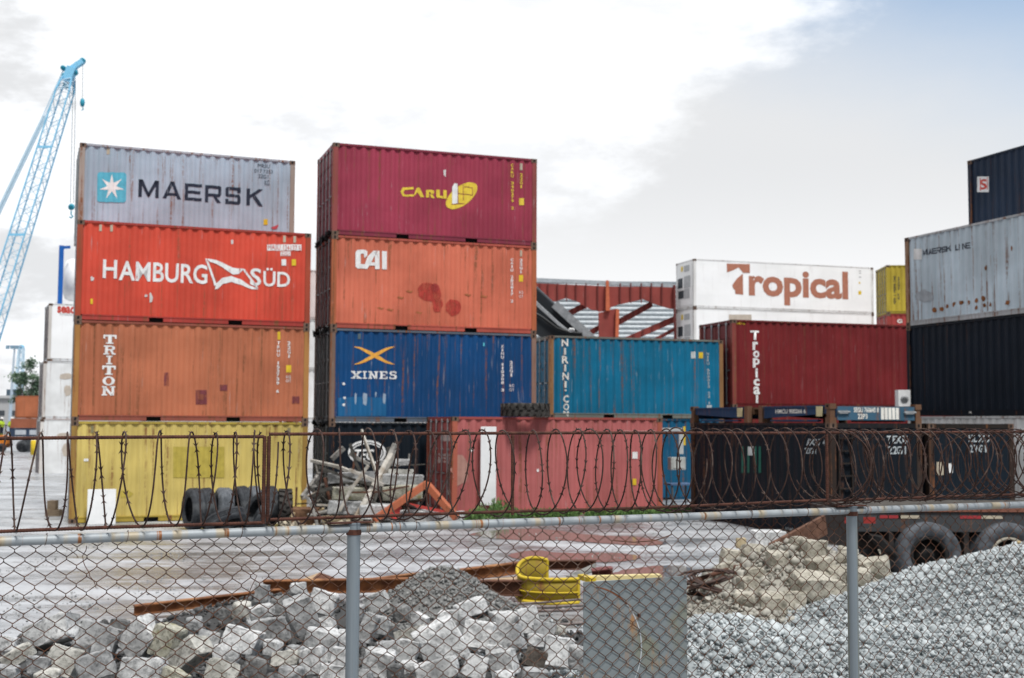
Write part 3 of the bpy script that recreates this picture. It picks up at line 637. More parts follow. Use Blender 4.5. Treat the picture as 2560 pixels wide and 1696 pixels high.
m = MB()
for k in range(8): m.box((6.02+.03, .2, .35+k*.27), (6.02+.075, .55, .38+k*.27))
m.box((6.05,.19,.2), (6.09,.22,2.4)); m.box((6.05,.53,.2), (6.09,.56,2.4)); m.build('ladder', paint('ladder_rust', (.03,.024,.021), rust=.2, seed=4), d1.r)
ox, oy = -sa*2.62, ca*2.62
d2 = Box('second near black container, its end with pale stickers facing the fence', (dx+ox, dy+oy, .04), da, (.008, .015, .024), seed=22, rust=.22, spots=.25, post=(.038, .027, .022), rail=(.022,.018,.016))
d2.text('HLXU\n22G1', z8(1990,500), z8(2130,378), flat('dim_white', (.44,.48,.50)), 'serial_number', face='endR', bold=.02)
d2.rect(z8(1772,566), z8(1824,656), BEIGE, 'sticker', face='endR'); d2.rect(z8(1848,576), z8(1886,640), WHITE, 'sticker', face='endR')
def flat_rack(label, pos, yaw, col, seed, texts, two=True):
    r = thing('flat_rack', label, 'flat rack', pos, yaw, 'folded flat racks on the black containers')
    bm_ = paint('rack_%d' % seed, col, rust=.45, seed=seed, spots=.4); rm = paint('rack_rust', (.14,.075,.045), rust=.7, seed=3); dk = flat('cavity_shade', (.006,.006,.007))  # dk paints the post holes dark in place of their shade
    for y0 in (.02, 2.30): # side girders, an I section with a deep web
        for xa, xb, ta in ((.2, 2.60, 1), (3.40, 5.86, -1)):
            m = MB(); m.box((xa, y0, .34), (xb, y0+.12, .38)); m.prism([(xa, .20) if ta > 0 else (xa, .10), (xb, .10) if ta > 0 else (xb, .20), (xb, .34), (xa, .34)], lambda a, b__, dd: (a, y0+dd, b__), .03, .09); m.box((xa+.3, y0+.01, .03), (xb-.3, y0+.11, .07)); m.build('side_girder', bm_, r)
        for xa in (2.60, 3.24): MB().box((xa, y0-.01, .0), (xa+.15, y0+.13, .40)).build('hinge_post', rm, r)
    m = MB()
    for k in range(9): m.box((.3+k*.62, .14, .20), (.36+k*.62, 2.30, .32))
    m.build('cross_member', rm, r)
    MB().box((.2, .15, .322), (5.86, 2.29, .366)).build('deck', rm, r)
    for x0 in (0, 5.88):
        for y0 in (0, 2.276):
            m = MB(); m.box((x0, y0, 0), (x0+.178, y0+.162, .118)); m.box((x0+.02, y0+.02, .118), (x0+.158, y0+.142, .30)); m.box((x0, y0, .30), (x0+.178, y0+.162, .418))
            m.add([(x0+.05, y0-.002, .34), (x0+.12, y0-.002, .34), (x0+.12, y0-.002, .39), (x0+.05, y0-.002, .39)], [(0,1,2,3)], 1); m.build('corner_post', [rm, dk], r)
        m = MB(); m.box((x0+.03, .17, .10), (x0+.15, 2.27, .36)); m.build('end_beam', bm_, r)
    for x0 in (2.30, 5.55): MB().box((x0, .0, .14), (x0+.22, .018, .36)).build('lashing_plate', flat('cream_plate', (.55,.48,.28)), r)
    return r
CR = flat('cream_lettering', (.78,.76,.70))
f1 = flat_rack('blue folded flat rack on the first near black container', (dx, dy, .04+CH), da, (.012, .042, .10), 5, None)
m = MB(); m.box((6.03, .19, .06), (6.052, 2.25, .36)); e1 = m.build('end_panel', paint('rack_panel', (.045, .11, .17), rust=.55, seed=9, spots=.5), f1)
for t, a, b in (('SEGU 760645 8', (.62,.23), (1.28,.34)), ('22P3', (.72,.09), (.98,.20))):
    bm = text_bm(t, (a[0], a[1], b[0], b[1]), bold=.02)
    for v in bm.verts: v.co = Vector((6.058, v.co.x, v.co.y))
    me = bpy.data.meshes.new('serial_number'); bm.to_mesh(me); bm.free(); me.materials.append(CR); link('serial_number', me, f1)
for k in range(5): MB().box((6.052, 1.34+k*.1, .08), (6.057, 1.42+k*.1, .34)).build('data_plate', CR, f1)
m = MB()
for y0 in (.22, 1.98): m.box((6.055, y0, .2), (6.10, y0+.22, .27)); m.tube([(6.08, y0-.03, .235), (6.08, y0+.28, .235)], .025, 8)
m.build('latch', rough_mat('galvanised', (.26,.27,.28), (.42,.43,.44), 7, .5), f1)
bm = text_bm('HMCU 900266 6', (3.9, .21, 5.1, .31), bold=.02)
for v in bm.verts: v.co = Vector((v.co.x, .046, v.co.y))
me = bpy.data.meshes.new('serial_number'); bm.to_mesh(me); bm.free(); me.materials.append(CR); link('serial_number', me, f1)

# ------------------------------------------------------------------ yard ground and puddles
def grid_axis(spec):
    out = []
    for a, b, st in spec:
        x = a
        while x < b-1e-6: out.append(x); x += st
    return out + [spec[-1][1]]
gx = grid_axis([(-900,-100,160), (-100,-30,14), (-30,30,1.0), (30,100,14), (100,900,160)])
gy = grid_axis([(-60,0,20), (0,45,1.0), (45,120,15), (120,2400,380)])
m = MB(); m.add([(x, y, yard(x, y)) for x in gx for y in gy], [(i*len(gy)+j, (i+1)*len(gy)+j, (i+1)*len(gy)+j+1, i*len(gy)+j+1) for i in range(len(gx)-1) for j in range(len(gy)-1)], 0, True)
gm, nt, b = new_mat('wet_yard')
tc = nt.n('ShaderNodeTexCoord').outputs['Object']
n1 = nt.noise(nt.mapping(tc, scale=(.30, .62, 1), rot=(0, 0, .06)), 1.0, 10, .72)
n2 = nt.noise(nt.mapping(tc, loc=(5, 2, 0), scale=(.8, 1.5, 1), rot=(0, 0, -.05)), 1.0, 10, .78)
n3 = nt.noise(tc, 9, 5, .7)
n4 = nt.noise(nt.mapping(tc, loc=(2, 9, 0), scale=(.05, .12, 1)), 1.0, 4, .55)
sepg = nt.n('ShaderNodeSeparateXYZ'); nt.l(tc, sepg.inputs[0])
c = nt.mix(nt.ramp(n1, .38, .62), (.135, .142, .15), (.46, .475, .495))
c = nt.mix(nt.math('MULTIPLY', nt.ramp(n2, .52, .66), .85), c, (.085, .092, .10))
c = nt.mix(nt.math('MULTIPLY', nt.ramp(n3, .45, .7), .35), c, (.30, .30, .30))
c = nt.mix(nt.math('MULTIPLY', nt.ramp(n4, .5, .62), .3), c, (.24, .225, .21))
nt.l(c, b.inputs['Base Color'])
wet = nt.math('ADD', nt.math('MULTIPLY', nt.ramp(n1, .40, .62), .5), nt.math('MULTIPLY', nt.ramp(n2, .35, .6), .35))
nt.l(nt.ramp(wet, .1, .85, .15, .66), b.inputs['Roughness'])
b.inputs['Specular IOR Level'].default_value = .5
bp = nt.n('ShaderNodeBump', Strength=.5, Distance=.03); nt.l(nt.noise(tc, 11, 6, .75), bp.inputs['Height']); nt.l(bp.outputs[0], b.inputs['Normal'])
struct(m.build('ground', gm))
pm, nt, b = new_mat('puddle_water'); b.inputs['Base Color'].default_value = (.17, .145, .13, 1); b.inputs['Roughness'].default_value = .09; b.inputs['IOR'].default_value = 1.5; b.inputs['Specular IOR Level'].default_value = .5
tc = nt.n('ShaderNodeTexCoord').outputs['Object']; bp = nt.n('ShaderNodeBump', Strength=.03, Distance=.02); nt.l(nt.noise(tc, 5, 2), bp.inputs['Height']); nt.l(bp.outputs[0], b.inputs['Normal'])
def puddle(pts, seed):
    q = random.Random(seed); ps = [on_z(a, b_, 0) for a, b_ in pts]; N = len(ps); out = []
    for i in range(N):
        p0, p1, p2, p3 = ps[i-1], ps[i], ps[(i+1) % N], ps[(i+2) % N]
        for k in range(6):
            t = k/6; v = .5*((2*p1) + (p2-p0)*t + (2*p0-5*p1+4*p2-p3)*t*t + (3*p1-p0-3*p2+p3)*t**3)
            out.append((v.x+q.uniform(-.04,.04), v.y+q.uniform(-.05,.05), yard(v.x, v.y)+.012))
    mb = MB(); mb.add(out, [tuple(range(len(out)))]); struct(mb.build('puddle', pm))
puddle([(1175,1347),(1240,1338),(1350,1336),(1480,1347),(1600,1352),(1668,1364),(1600,1368),(1480,1362),(1400,1358),(1290,1357)], 1)
puddle([(1275,1388),(1330,1378),(1420,1384),(1530,1384),(1602,1393),(1560,1405),(1450,1407),(1360,1404),(1300,1400)], 2)
puddle([(1530,1436),(1600,1420),(1680,1415),(1725,1422),(1735,1440),(1660,1452),(1560,1450)], 3)

# ------------------------------------------------------------------ chain link fence with a frame of rebar on top
FA = Vector((-.4267*5.05, 5.05, 0)); FD = Vector((1.08, .53, 0)).normalized(); FN = Vector((-FD.y, FD.x, 0))
def fp(u, wv, z): return FA + FD*u + FN*wv + Vector((0, 0, z))
def fence_u(px):
    """distance along the fence of a photograph column"""
    k = (px-1280)/F; return (k*FA.y - FA.x)/(FD.x - k*FD.y)
U0, U1, RZ = -3.2, 9.8, 2.086
galv_tc = None
gmat, nt, b = new_mat('galvanised_rail')
tc = nt.n('ShaderNodeTexCoord').outputs['Object']
vd = nt.n('ShaderNodeVectorMath', _operation='DOT_PRODUCT'); nt.l(tc, vd.inputs[0]); vd.inputs[1].default_value = tuple(FD)
cm = nt.n('ShaderNodeCombineXYZ'); nt.l(vd.outputs['Value'], cm.inputs[0])
band = nt.noise(cm.outputs[0], 9.0, 4, .75); band2 = nt.noise(nt.mapping(cm.outputs[0], loc=(4, 0, 0)), 5.5, 3, .7)
fin = nt.noise(tc, 40, 5, .7)
c = nt.mix(nt.noise(tc, 7, 5), (.24, .265, .28), (.38, .41, .43))
c = nt.mix(nt.math('MULTIPLY', nt.ramp(band2, .50, .60), .6), c, (.42, .31, .15))
c = nt.mix(nt.math('MULTIPLY', nt.ramp(band, .57, .61), nt.ramp(fin, .25, .5)), c, (.26, .10, .03))
nt.l(c, b.inputs['Base Color']); b.inputs['Roughness'].default_value = .55; b.inputs['Metallic'].default_value = .15
pmat, nt, b = new_mat('galvanised_post')
tc = nt.n('ShaderNodeTexCoord').outputs['Object']
stv = nt.noise(nt.mapping(tc, scale=(30, 30, .8)), 1.0, 5, .65)
c = nt.mix(stv, (.14, .17, .195), (.26, .295, .32)); c = nt.mix(nt.math('MULTIPLY', nt.ramp(nt.noise(nt.mapping(tc, scale=(18, 18, .5), loc=(3, 0, 0)), 1, 3), .56, .68), .7), c, (.17, .15, .05))
nt.l(c, b.inputs['Base Color']); b.inputs['Roughness'].default_value = .5; b.inputs['Metallic'].default_value = .2
wirem = rough_mat('rusty_wire', (.045, .02, .012), (.135, .055, .028), 25, .85, c3=(.17, .115, .09))
rebm = rough_mat('rusty_rebar', (.045, .017, .012), (.10, .038, .024), 30, .85)
fence = thing('chain_link_fence', 'rusty chain link fence with galvanised rail and a rebar frame along its top', 'fence')
posts = [fence_u(890)-3.05, fence_u(890), fence_u(2124), fence_u(2124)+3.05]
for pu in posts:
    m = MB(); m.tube([fp(pu, -.002, -.3), fp(pu, -.002, RZ+.02)], .0315, 20); m.tube([fp(pu, -.002, RZ+.02), fp(pu, -.002, RZ+.028)], .034, 20)
    o = m.build('post', pmat, fence)
    m = MB(); m.tube([fp(pu, 0, RZ-.03), fp(pu, 0, RZ-.005)], .036, 18); m.build('rail_band', rebm, o)
ends = [U0] + posts + [U1]
for a, b_ in zip(ends, ends[1:]):
    m = MB(); m.tube([fp(a+.02, 0, RZ), fp((a+b_)/2, 0, RZ-.002), fp(b_-.02, 0, RZ)], .021, 20); m.build('top_rail', gmat, fence)
# the mesh: every wire zigzags and hooks its neighbour
DW, DHH = .0837, .079
m = MB(); k = 0; u = U0
while u < U1:
    pts = []; z = RZ-.012; j = 0
    while z > .15:
        side = 1 if ((j+k) % 2) else -1
        jit = .0022*mnoise.noise((u*3, z*3, 1.7)); sag = .012*mnoise.noise((u*.8, z*.9, 4.0))
        uu = u + side*DW/4*1.04 + sag
        pts.append(fp(uu, .036 + side*.0035, z+.010)); pts.append(fp(uu - side*.003, .036 - side*.0035*.2, z-.003))
        z -= DHH/2 + jit; j += 1
    m.tube(pts, .0021, 4, cap=False); u += DW/2; k += 1
m.build('chain_link_mesh', wirem, fence)
q = random.Random(3); u = U0+.1     # tie wires round the rail
while u < U1:
    MB().tube([fp(u+.004*math.cos(t), .005-.028*math.sin(t), RZ+.026*math.cos(t)) for t in [i*PI/4 for i in range(9)]], .0016, 4).build('tie_wire', wirem, fence); u += q.uniform(.28, .5)
# rebar frame: three lengths
def rebar(pts, r, mb):
    L = (pts[1]-pts[0]).length; n = int(L/.0042); ps = []; rs = []
    d = (pts[1]-pts[0])/n
    for i in range(n+1):
        s_ = i*L/n; ps.append(pts[0]+d*i + Vector((0, 0, .006*mnoise.noise((s_*.7, pts[0].z*3, 2))))); rs.append(r*(1.13 if (i % 3) == 0 else .96))
    mb.tube(ps, rs, 7)
ZL = lambda u: 2.122 + .003*u; ZT = lambda u: 2.514 + .0035*u
ub = [U0, fence_u(670), fence_u(2065), U1]
for i, (a, b_) in enumerate(zip(ub, ub[1:])):
    dz = (0, .012, .010)[i]
    m = MB(); rebar([fp(a+.012, .0, ZT(a)+dz), fp(b_-.012, .0, ZT(b_)+dz)], .0078, m); m.build('upper_rebar', rebm, fence)
    m = MB(); rebar([fp(a+.012, .0, ZL(a)+dz), fp(b_-.012, .0, ZL(b_)+dz)], .0078, m); m.build('lower_rebar', rebm, fence)
for px in (665, 676, 1283, 2065, 2600, -300):
    u = fence_u(px); m = MB(); rebar([fp(u, .0, ZL(u)-.005), fp(u, .0, ZT(u)+.004)], .0088, m); m.build('rebar_upright', rebm, fence)
for pu in posts[1:3]:
    MB().box((-.11, -.03, 0), (.11, .03, .006)).build('weld_plate', rebm, fence).location = fp(pu-.02, 0, 2.111)
    fence.children[-1].rotation_euler = (0, 0, math.atan2(FD.y, FD.x))
# razor wire
def razor(name, label, ua, ub_, pitch0, pitch1, rz, rw, seed, wob=.012, ph=0.0, zc=.0):
    q = random.Random(seed); m = MB(); pts = []; th = ph; u = ua; i = 0; N = 44
    while u < ub_:
        t = (u-ua)/(ub_-ua); pitch = (pitch0 + (pitch1-pitch0)*t)*(1+.55*mnoise.noise((u*3.1, seed, .5)))
        cz = (ZT(u)+ZL(u))/2 + .012 + zc + .012*mnoise.noise((u*2.3, seed*2, 7)); n3_ = mnoise.noise((u*4, seed, 3))
        pts.append(fp(u + wob*mnoise.noise((th*.31, seed, 1.0))*4, -.004 + (rw*(1+.25*n3_))*math.sin(th), cz + rz*(1+.05*n3_)*math.cos(th)))
        th += 2*PI/N; u += pitch/N; i += 1
    m.tube(pts, .0041, 5, cap=True)
    # clusters of barbs
    for j in range(2, len(pts)-3, 4):
        if q.random() < .12: continue
        p = pts[j]; t = (pts[j+1]-pts[j-1]).normalized(); nn = Vector((q.uniform(-1,1), q.uniform(-1,1), q.uniform(-1,1))); nn = (nn - t*nn.dot(t)).normalized(); L = q.uniform(.020, .034)
        for s1, s2 in ((1, 1), (-1, -1), (1, -1), (-1, 1)):
            tip = p + t*(L*s1) + nn*(.0135*s2); b0 = p + t*(.003*s1) ; b1 = p + t*(L*.62*s1)
            k_ = t.cross(nn)*.0006
            m.add([b0+k_, b1+k_, tip, b0-k_, b1-k_], [(0,1,2), (3,2,4), (0,2,3), (1,4,2)])
    o = m.build(name, wirem2); return tag(o, label, 'razor wire', 'coils of razor wire along the fence top')
wirem2 = rough_mat('razor_rust', (.022, .011, .009), (.060, .028, .020), 30, .8, c3=(.09, .062, .05))
razor('razor_wire', 'pulled out rusty razor wire coil with narrow loops before the yellow container', U0, fence_u(690), .104, .106, .208, .10, 1, .012)
razor('razor_wire', 'rusty razor wire coil with round loops before the timber scrap and pink container', fence_u(655), fence_u(1700), .112, .098, .216, .165, 2, .02)
razor('razor_wire', 'rusty razor wire coil with wide loops before the green and white sticker', fence_u(1650), fence_u(2085), .125, .12, .222, .19, 3, .014, 1.0)
razor('razor_wire', 'densest tangle of razor wire at the right end of the fence', fence_u(2075), U1, .085, .09, .215, .19, 4, .03)
razor('razor_wire', 'loose second razor wire coil twined into the dense right end', fence_u(2060), U1, .16, .15, .20, .21, 5, .05, 2.0)
# loose thin wires hanging from the frame
q = random.Random(12)
wl = [(450,1340,'left of the first fence post'), (120,1110,'far left'), (240,1290,'over the white board')]
for i, (p0, lab) in enumerate(((((158,1337),(165,1360),(195,1380),(215,1398)), 'bare loose wire hanging under the rail at the far left'), (((230,1365),(222,1395),(240,1440),(262,1475)), 'long thin bare wire trailing down the mesh below the white board'), (((620,1410),(655,1440),(620,1530),(560,1580),(520,1610)), 'pale bare wire sagging across the mesh left of the first post'), (((2440,1250),(2470,1330),(2520,1400),(2575,1470)), 'dark bare wire crossing the mesh over the gravel heap'), (((1540,1352),(1590,1356),(1640,1352),(1690,1335)), 'rusty barbed wire end lying against the rail over the puddles'))):
    pts = []
    for j in range(len(p0)-1):
        for t in range(8):
            f_ = t/8; a = p0[j][0]+(p0[j+1][0]-p0[j][0])*f_; b_ = p0[j][1]+(p0[j+1][1]-p0[j][1])*f_
            uu = fence_u(a); base = FA + FD*uu + FN*.02; pts.append(base + Vector((.004*math.sin(j*3+f_*5), 0, at(a, b_, base.y).z)))
    m = MB(); m.tube(pts, .0018 if i != 4 else .003, 5); tag(m.build('loose_wire', wirem), lab, 'wire', 'loose wires on the fence')
# grey sheet behind the mesh
ua, ub2 = fence_u(1470), fence_u(1727)
ztop = HC - (1452-1059)/F*(FA+FD*ua).y
pst, nt, b = new_mat('stained_sheet')
tc = nt.n('ShaderNodeTexCoord').outputs['Object']
n1 = nt.noise(nt.mapping(tc, scale=(1, 1, .45)), 5, 5, .6); n2 = nt.noise(nt.mapping(tc, loc=(3, 2, 5), scale=(1, 1, .4)), 9, 6, .7); n3 = nt.noise(nt.mapping(tc, loc=(9, 2, 1)), 2.2, 3)
c = nt.mix(n1, (.145, .17, .18), (.215, .24, .245)); c = nt.mix(nt.math('MULTIPLY', nt.ramp(n3, .52, .64), .7), c, (.19, .19, .12)); c = nt.mix(nt.math('MULTIPLY', nt.ramp(n2, .54, .68), .85), c, (.36, .17, .05))
nt.l(c, b.inputs['Base Color']); b.inputs['Roughness'].default_value = .5
sh = thing('metal_sheet', 'grey stained metal sheet standing behind the mesh right of the rubble', 'metal sheet', fp(ua, .046, 0), math.atan2(FD.y, FD.x))
WS = ub2-ua
bevel(MB().box((0, 0, .35), (WS, .004, ztop)).build('panel', pst, sh), .0015, 1)
def arc(cx, cz, r, a0, a1, mat, name, wd):
    m = MB(); n = 20
    for i in range(n):
        t0, t1 = a0+(a1-a0)*i/n, a0+(a1-a0)*(i+1)/n; w_ = wd*(.4+.6*math.sin(PI*(i+.5)/n))
        m.add([(cx+(r-w_)*math.cos(t0), -.0015, cz+(r-w_)*math.sin(t0)), (cx+(r+w_)*math.cos(t0), -.0015, cz+(r+w_)*math.sin(t0)), (cx+(r+w_)*math.cos(t1), -.0015, cz+(r+w_)*math.sin(t1)), (cx+(r-w_)*math.cos(t1), -.0015, cz+(r-w_)*math.sin(t1))], [(0,1,2,3)])
    return m.build(name, mat, sh)
arc(.02, ztop-.36, .335, -.55, .75, flat('white_scratch', (.45,.48,.50)), 'scratch', .004); arc(.02, ztop-.36, .335, .75, 1.4, flat('rust_scratch2', (.20,.07,.03), .8), 'scratch', .004); arc(-.02, ztop-.75, .27, .1, .9, flat('white_scratch', (.45,.48,.50)), 'scratch', .003); arc(.55, ztop-.75, .27, 2.3, 3.1, flat('white_scratch', (.45,.48,.50)), 'scratch', .002)
MB().box((WS*.51, -.012, ztop-.20), (WS*.53, 0, ztop-.185)).build('screw', rebm, sh)

# ------------------------------------------------------------------ stones, heaps and rubble
def hull_rock(name, size, seed, mat, jag=.28, boxy=.75, detail=2, soft=0):
    """an angular broken block: hull of jittered box corners, edges worn, surface pitted"""
    q = random.Random(seed); bm = bmesh.new(); sx, sy, sz = [v/2 for v in size]
    for i in (-1, 1):
        for j in (-1, 1):
            for k in (-1, 1):
                for _ in range(2):
                    f_ = lambda: 1 - jag*q.random()*(1.7-boxy)
                    bm.verts.new((i*sx*f_(), j*sy*f_(), k*sz*f_()))
    for _ in range(int(6 + 12*max(0, 1-boxy))):
        v = Vector((q.gauss(0,1), q.gauss(0,1), q.gauss(0,1))).normalized(); k_ = q.uniform(.92, 1.12); bm.verts.new((v.x*sx*k_, v.y*sy*k_, v.z*sz*k_))
    r = bmesh.ops.convex_hull(bm, input=bm.verts[:])
    bmesh.ops.delete(bm, geom=list({g for g in r['geom_interior']+r['geom_unused'] if isinstance(g, bmesh.types.BMVert)}), context='VERTS')
    bmesh.ops.remove_doubles(bm, verts=bm.verts[:], dist=min(size)*.06)
    bmesh.ops.dissolve_limit(bm, angle_limit=.14, verts=bm.verts[:], edges=bm.edges[:])
    bmesh.ops.bevel(bm, geom=bm.edges[:], offset=min(size)*.11, segments=3, affect='EDGES', profile=.6, clamp_overlap=True)
    bmesh.ops.triangulate(bm, faces=bm.faces[:])
    mx = max(size)
    for it in range(detail):
        lim = mx*(.22, .11, .06)[it]
        es = [e for e in bm.edges if e.calc_length() > lim]
        if es: bmesh.ops.subdivide_edges(bm, edges=es, cuts=1, use_grid_fill=True); bmesh.ops.triangulate(bm, faces=[f for f in bm.faces if len(f.verts) > 3])
    for v in bm.verts:
        for ax, lim_ in enumerate((sx, sy, sz)): v.co[ax] = max(-lim_*1.04, min(lim_*1.04, v.co[ax]))
    for _ in range(soft): bmesh.ops.smooth_vert(bm, verts=bm.verts[:], factor=.5, use_axis_x=True, use_axis_y=True, use_axis_z=True)
    bm.normal_update(); o = Vector((seed*1.7, seed*.9, seed*2.1))
    for v in bm.verts:
        p = v.co/mx*3.2 + o
        v.co += v.normal*(mx*(.050*mnoise.noise(p) + .026*mnoise.noise(p*2.7) + .013*mnoise.noise(p*6) + .007*mnoise.noise(p*14)))
    me = bpy.data.meshes.new(name); bm.to_mesh(me); bm.free(); me.materials.append(mat)
    me.polygons.foreach_set('use_smooth', [soft > 0]*len(me.polygons))
    return me
def conc(name, a, b_, stain=None):
    if name in MATS: return MATS[name]
    m, nt, b = new_mat(name)
    g = nt.n('ShaderNodeNewGeometry'); oi = nt.n('ShaderNodeObjectInfo'); tc = nt.n('ShaderNodeTexCoord').outputs['Object']
    v = nt.n('ShaderNodeVectorMath', _operation='ADD'); nt.l(tc, v.inputs[0]); cmb = nt.n('ShaderNodeCombineXYZ'); nt.l(nt.math('MULTIPLY', oi.outputs['Random'], 40), cmb.inputs[0]); nt.l(cmb.outputs[0], v.inputs[1]); v = v.outputs[0]
    n1 = nt.noise(v, 3.2, 6, .65); n2 = nt.noise(v, 24, 6, .72); n3 = nt.noise(v, 7, 5, .6)
    c = nt.mix(nt.ramp(n1, .35, .65), a, b_)
    c = nt.mix(nt.math('MULTIPLY', nt.ramp(n2, .48, .62), .6), c, tuple(x*.34 for x in a))
    c = nt.mix(nt.math('MULTIPLY', nt.ramp(n2, .30, .42, 1, 0), .4), c, (.66, .66, .64))
    if stain: c = nt.mix(nt.math('MULTIPLY', nt.ramp(n3, .55, .68), .8), c, stain)
    nt.l(c, b.inputs['Base Color']); b.inputs['Roughness'].default_value = .88
    bp = nt.n('ShaderNodeBump', Strength=.9, Distance=.018); nt.l(n2, bp.inputs['Height']); nt.l(bp.outputs[0], b.inputs['Normal'])
    MATS[name] = m; return m
CON = {'pale': conc('pale_concrete', (.36, .362, .36), (.63, .63, .625)), 'white': conc('white_concrete', (.47, .475, .475), (.72, .72, .715)), 'grey': conc('grey_concrete', (.24, .243, .245), (.44, .442, .44)),
       'dark': conc('dark_concrete', (.10, .10, .10), (.23, .23, .225)), 'beige': conc('beige_concrete', (.33, .32, .285), (.56, .545, .50)), 'mossy': conc('mossy_concrete', (.26, .25, .19), (.44, .425, .35), (.19, .17, .06)),
       'sand': conc('sand_stone', (.30, .275, .22), (.50, .465, .39)), 'brown': conc('brown_lump', (.07, .055, .045), (.13, .11, .09))}

def ico():
    bm = bmesh.new(); bmesh.ops.create_icosphere(bm, subdivisions=1, radius=1); v = np.array([x.co[:] for x in bm.verts]); f = np.array([[q.index for q in p.verts] for p in bm.faces]); bm.free(); return v, f
ICO_V, ICO_F = ico()
_bmo = bmesh.new(); bmesh.ops.create_cube(_bmo, size=1.4); bmesh.ops.bevel(_bmo, geom=_bmo.edges[:], offset=.3, segments=1, affect='EDGES'); bmesh.ops.triangulate(_bmo, faces=_bmo.faces[:])
CHIP_V = np.array([x.co[:] for x in _bmo.verts]); CHIP_F = np.array([[q.index for q in p.verts] for p in _bmo.faces]); _bmo.free()
def stones(name, pts, sizes, mat, seed=0, flatness=.75, base=None, tone=(0, 1), parent=None, base_tone=.12, patch=0.0):
    """many small stones as one mesh; base = optional (verts, faces) sheet beneath"""
    rg = np.random.default_rng(seed); n = len(pts); V = []; Fc = []; T = []; o = 0
    if base:
        V.append(np.array(base[0], float)); q = np.array(base[1]); tri_ = np.concatenate([q[:, [0,1,2]], q[:, [0,2,3]]]); Fc.append(tri_); T.append(np.full(len(tri_), base_tone)); o = len(base[0])
    protos = []
    for k in range(14):
        bv, bf = (ICO_V, ICO_F) if k % 3 == 0 else (CHIP_V, CHIP_F)
        protos.append((bv*(1+.26*rg.standard_normal((len(bv), 1)).clip(-1.4, 1.4)) + .10*rg.standard_normal(bv.shape), bf))
    for i in range(n):
        bv, bf = protos[i % 14]; a = rg.uniform(0, 2*PI, 3)
        R = np.array(Matrix.Rotation(a[0], 3, 'X') @ Matrix.Rotation(a[1], 3, 'Y') @ Matrix.Rotation(a[2], 3, 'Z'))
        s_ = sizes[i]*np.array([1, rg.uniform(.65, 1), rg.uniform(flatness-.2, flatness+.1)])*.5
        V.append((bv*s_) @ R.T + np.array(pts[i])); Fc.append(bf + o); T.append(np.full(len(bf), min(1, max(0, rg.uniform(*tone)*(1-patch) + patch*(.5+.9*mnoise.noise((pts[i][0]*.9, pts[i][1]*.9, 3.3))))))); o += len(bv)
    V = np.concatenate(V); Fc = np.concatenate(Fc); T = np.concatenate(T)
    me = bpy.data.meshes.new(name); me.vertices.add(len(V)); me.vertices.foreach_set('co', V.ravel())
    me.loops.add(len(Fc)*3); me.loops.foreach_set('vertex_index', Fc.ravel().astype(np.int32)); me.polygons.add(len(Fc)); me.polygons.foreach_set('loop_start', np.arange(0, len(Fc)*3, 3, dtype=np.int32))
    me.update(calc_edges=True); me.validate()
    at_ = me.attributes.new('tone', 'FLOAT', 'FACE'); at_.data.foreach_set('value', T.astype(np.float32)); me.materials.append(mat)
    return link(name, me, parent)
def heap_base(h, x0, x1, y0, y1, st):
    nx, ny = int((x1-x0)/st), int((y1-y0)/st)
    vs = [(x0+i*st, y0+j*st, h(x0+i*st, y0+j*st)-.02) for i in range(nx+1) for j in range(ny+1)]
    fs = [(i*(ny+1)+j, (i+1)*(ny+1)+j, (i+1)*(ny+1)+j+1, i*(ny+1)+j+1) for i in range(nx) for j in range(ny)]
    fs = [f for f in fs if max(vs[k][2] for k in f) > -.019]
    return vs, fs
def in_view(x, y, z, mar=60):
    p = Vector((x, y, z))-EYE; d = p.dot(FWD)
    px, py = 1280+F*p.dot(RIGHT)/d, 848-F*p.dot(UP)/d
    return -mar < px < 2560+mar and py < 1696+mar, px, py
def cone(x, y, cx, cy, h, r, rr=None, sharp=1.25):
    d = math.hypot((x-cx)/r, (y-cy)/(rr or r))
    return h*max(0, 1-d**sharp) if d < 1 else 0
def smax(*v):
    k = 12; return math.log(sum(math.exp(k*x) for x in v))/k
# white gravel heap on the right
def hg(x, y):
    a = smax(cone(x, y, 7.0, 14.2, 1.50, 4.7, 3.6, 1.22), cone(x, y, 3.9, 11.4, .80, 3.2, 2.6, 1.3), cone(x, y, 2.1, 11.9, .82, 1.9, 1.8, 1.5), 0) - math.log(4)/12*0
    base = smax(0, 0, 0, 0)
    return max(-.1, a - base) + (.05*mnoise.noise((x*1.1, y*1.1, 2)) if a-base > .05 else 0)
rg = np.random.default_rng(5); pts = []; sz = []
while len(pts) < 37000:
    x, y = rg.uniform(-.9, 9.5), rg.uniform(9.2, 17.5); z = hg(x, y)
    if z < .015: 
        if rg.random() > .02: continue
    if mnoise.noise((x*1.3, y*1.3, 9)) > .18 and rg.random() < .45: continue
    ok, px, py = in_view(x, y, z, 420)
    if not ok or (px < 1735 and px > 1480 and py > 1470 and rg.random() < .6): continue
    s_ = (rg.uniform(.018, .058) if rg.random() > .07 else rg.uniform(.06, .125))*(1+.35*mnoise.noise((x*.8, y*.8, 1)))
    pts.append((x, y, max(z, 0)+.008+rg.uniform(-.01, .015))); sz.append(s_)
GRAV = stone_mat('white_gravel', (.10, .115, .12), (.56, .60, .61), (.40, .30, .16))
o = stones('gravel_heap', pts, sz, GRAV, 1, .8, heap_base(hg, -1.2, 11.0, 8.6, 18.2, .25), base_tone=.25, patch=.34); tag(o, 'big heap of white crushed gravel behind the right half of the fence', 'gravel heap', kind='stuff')  # base_tone keeps the sheet dark, painting the shade between the stones
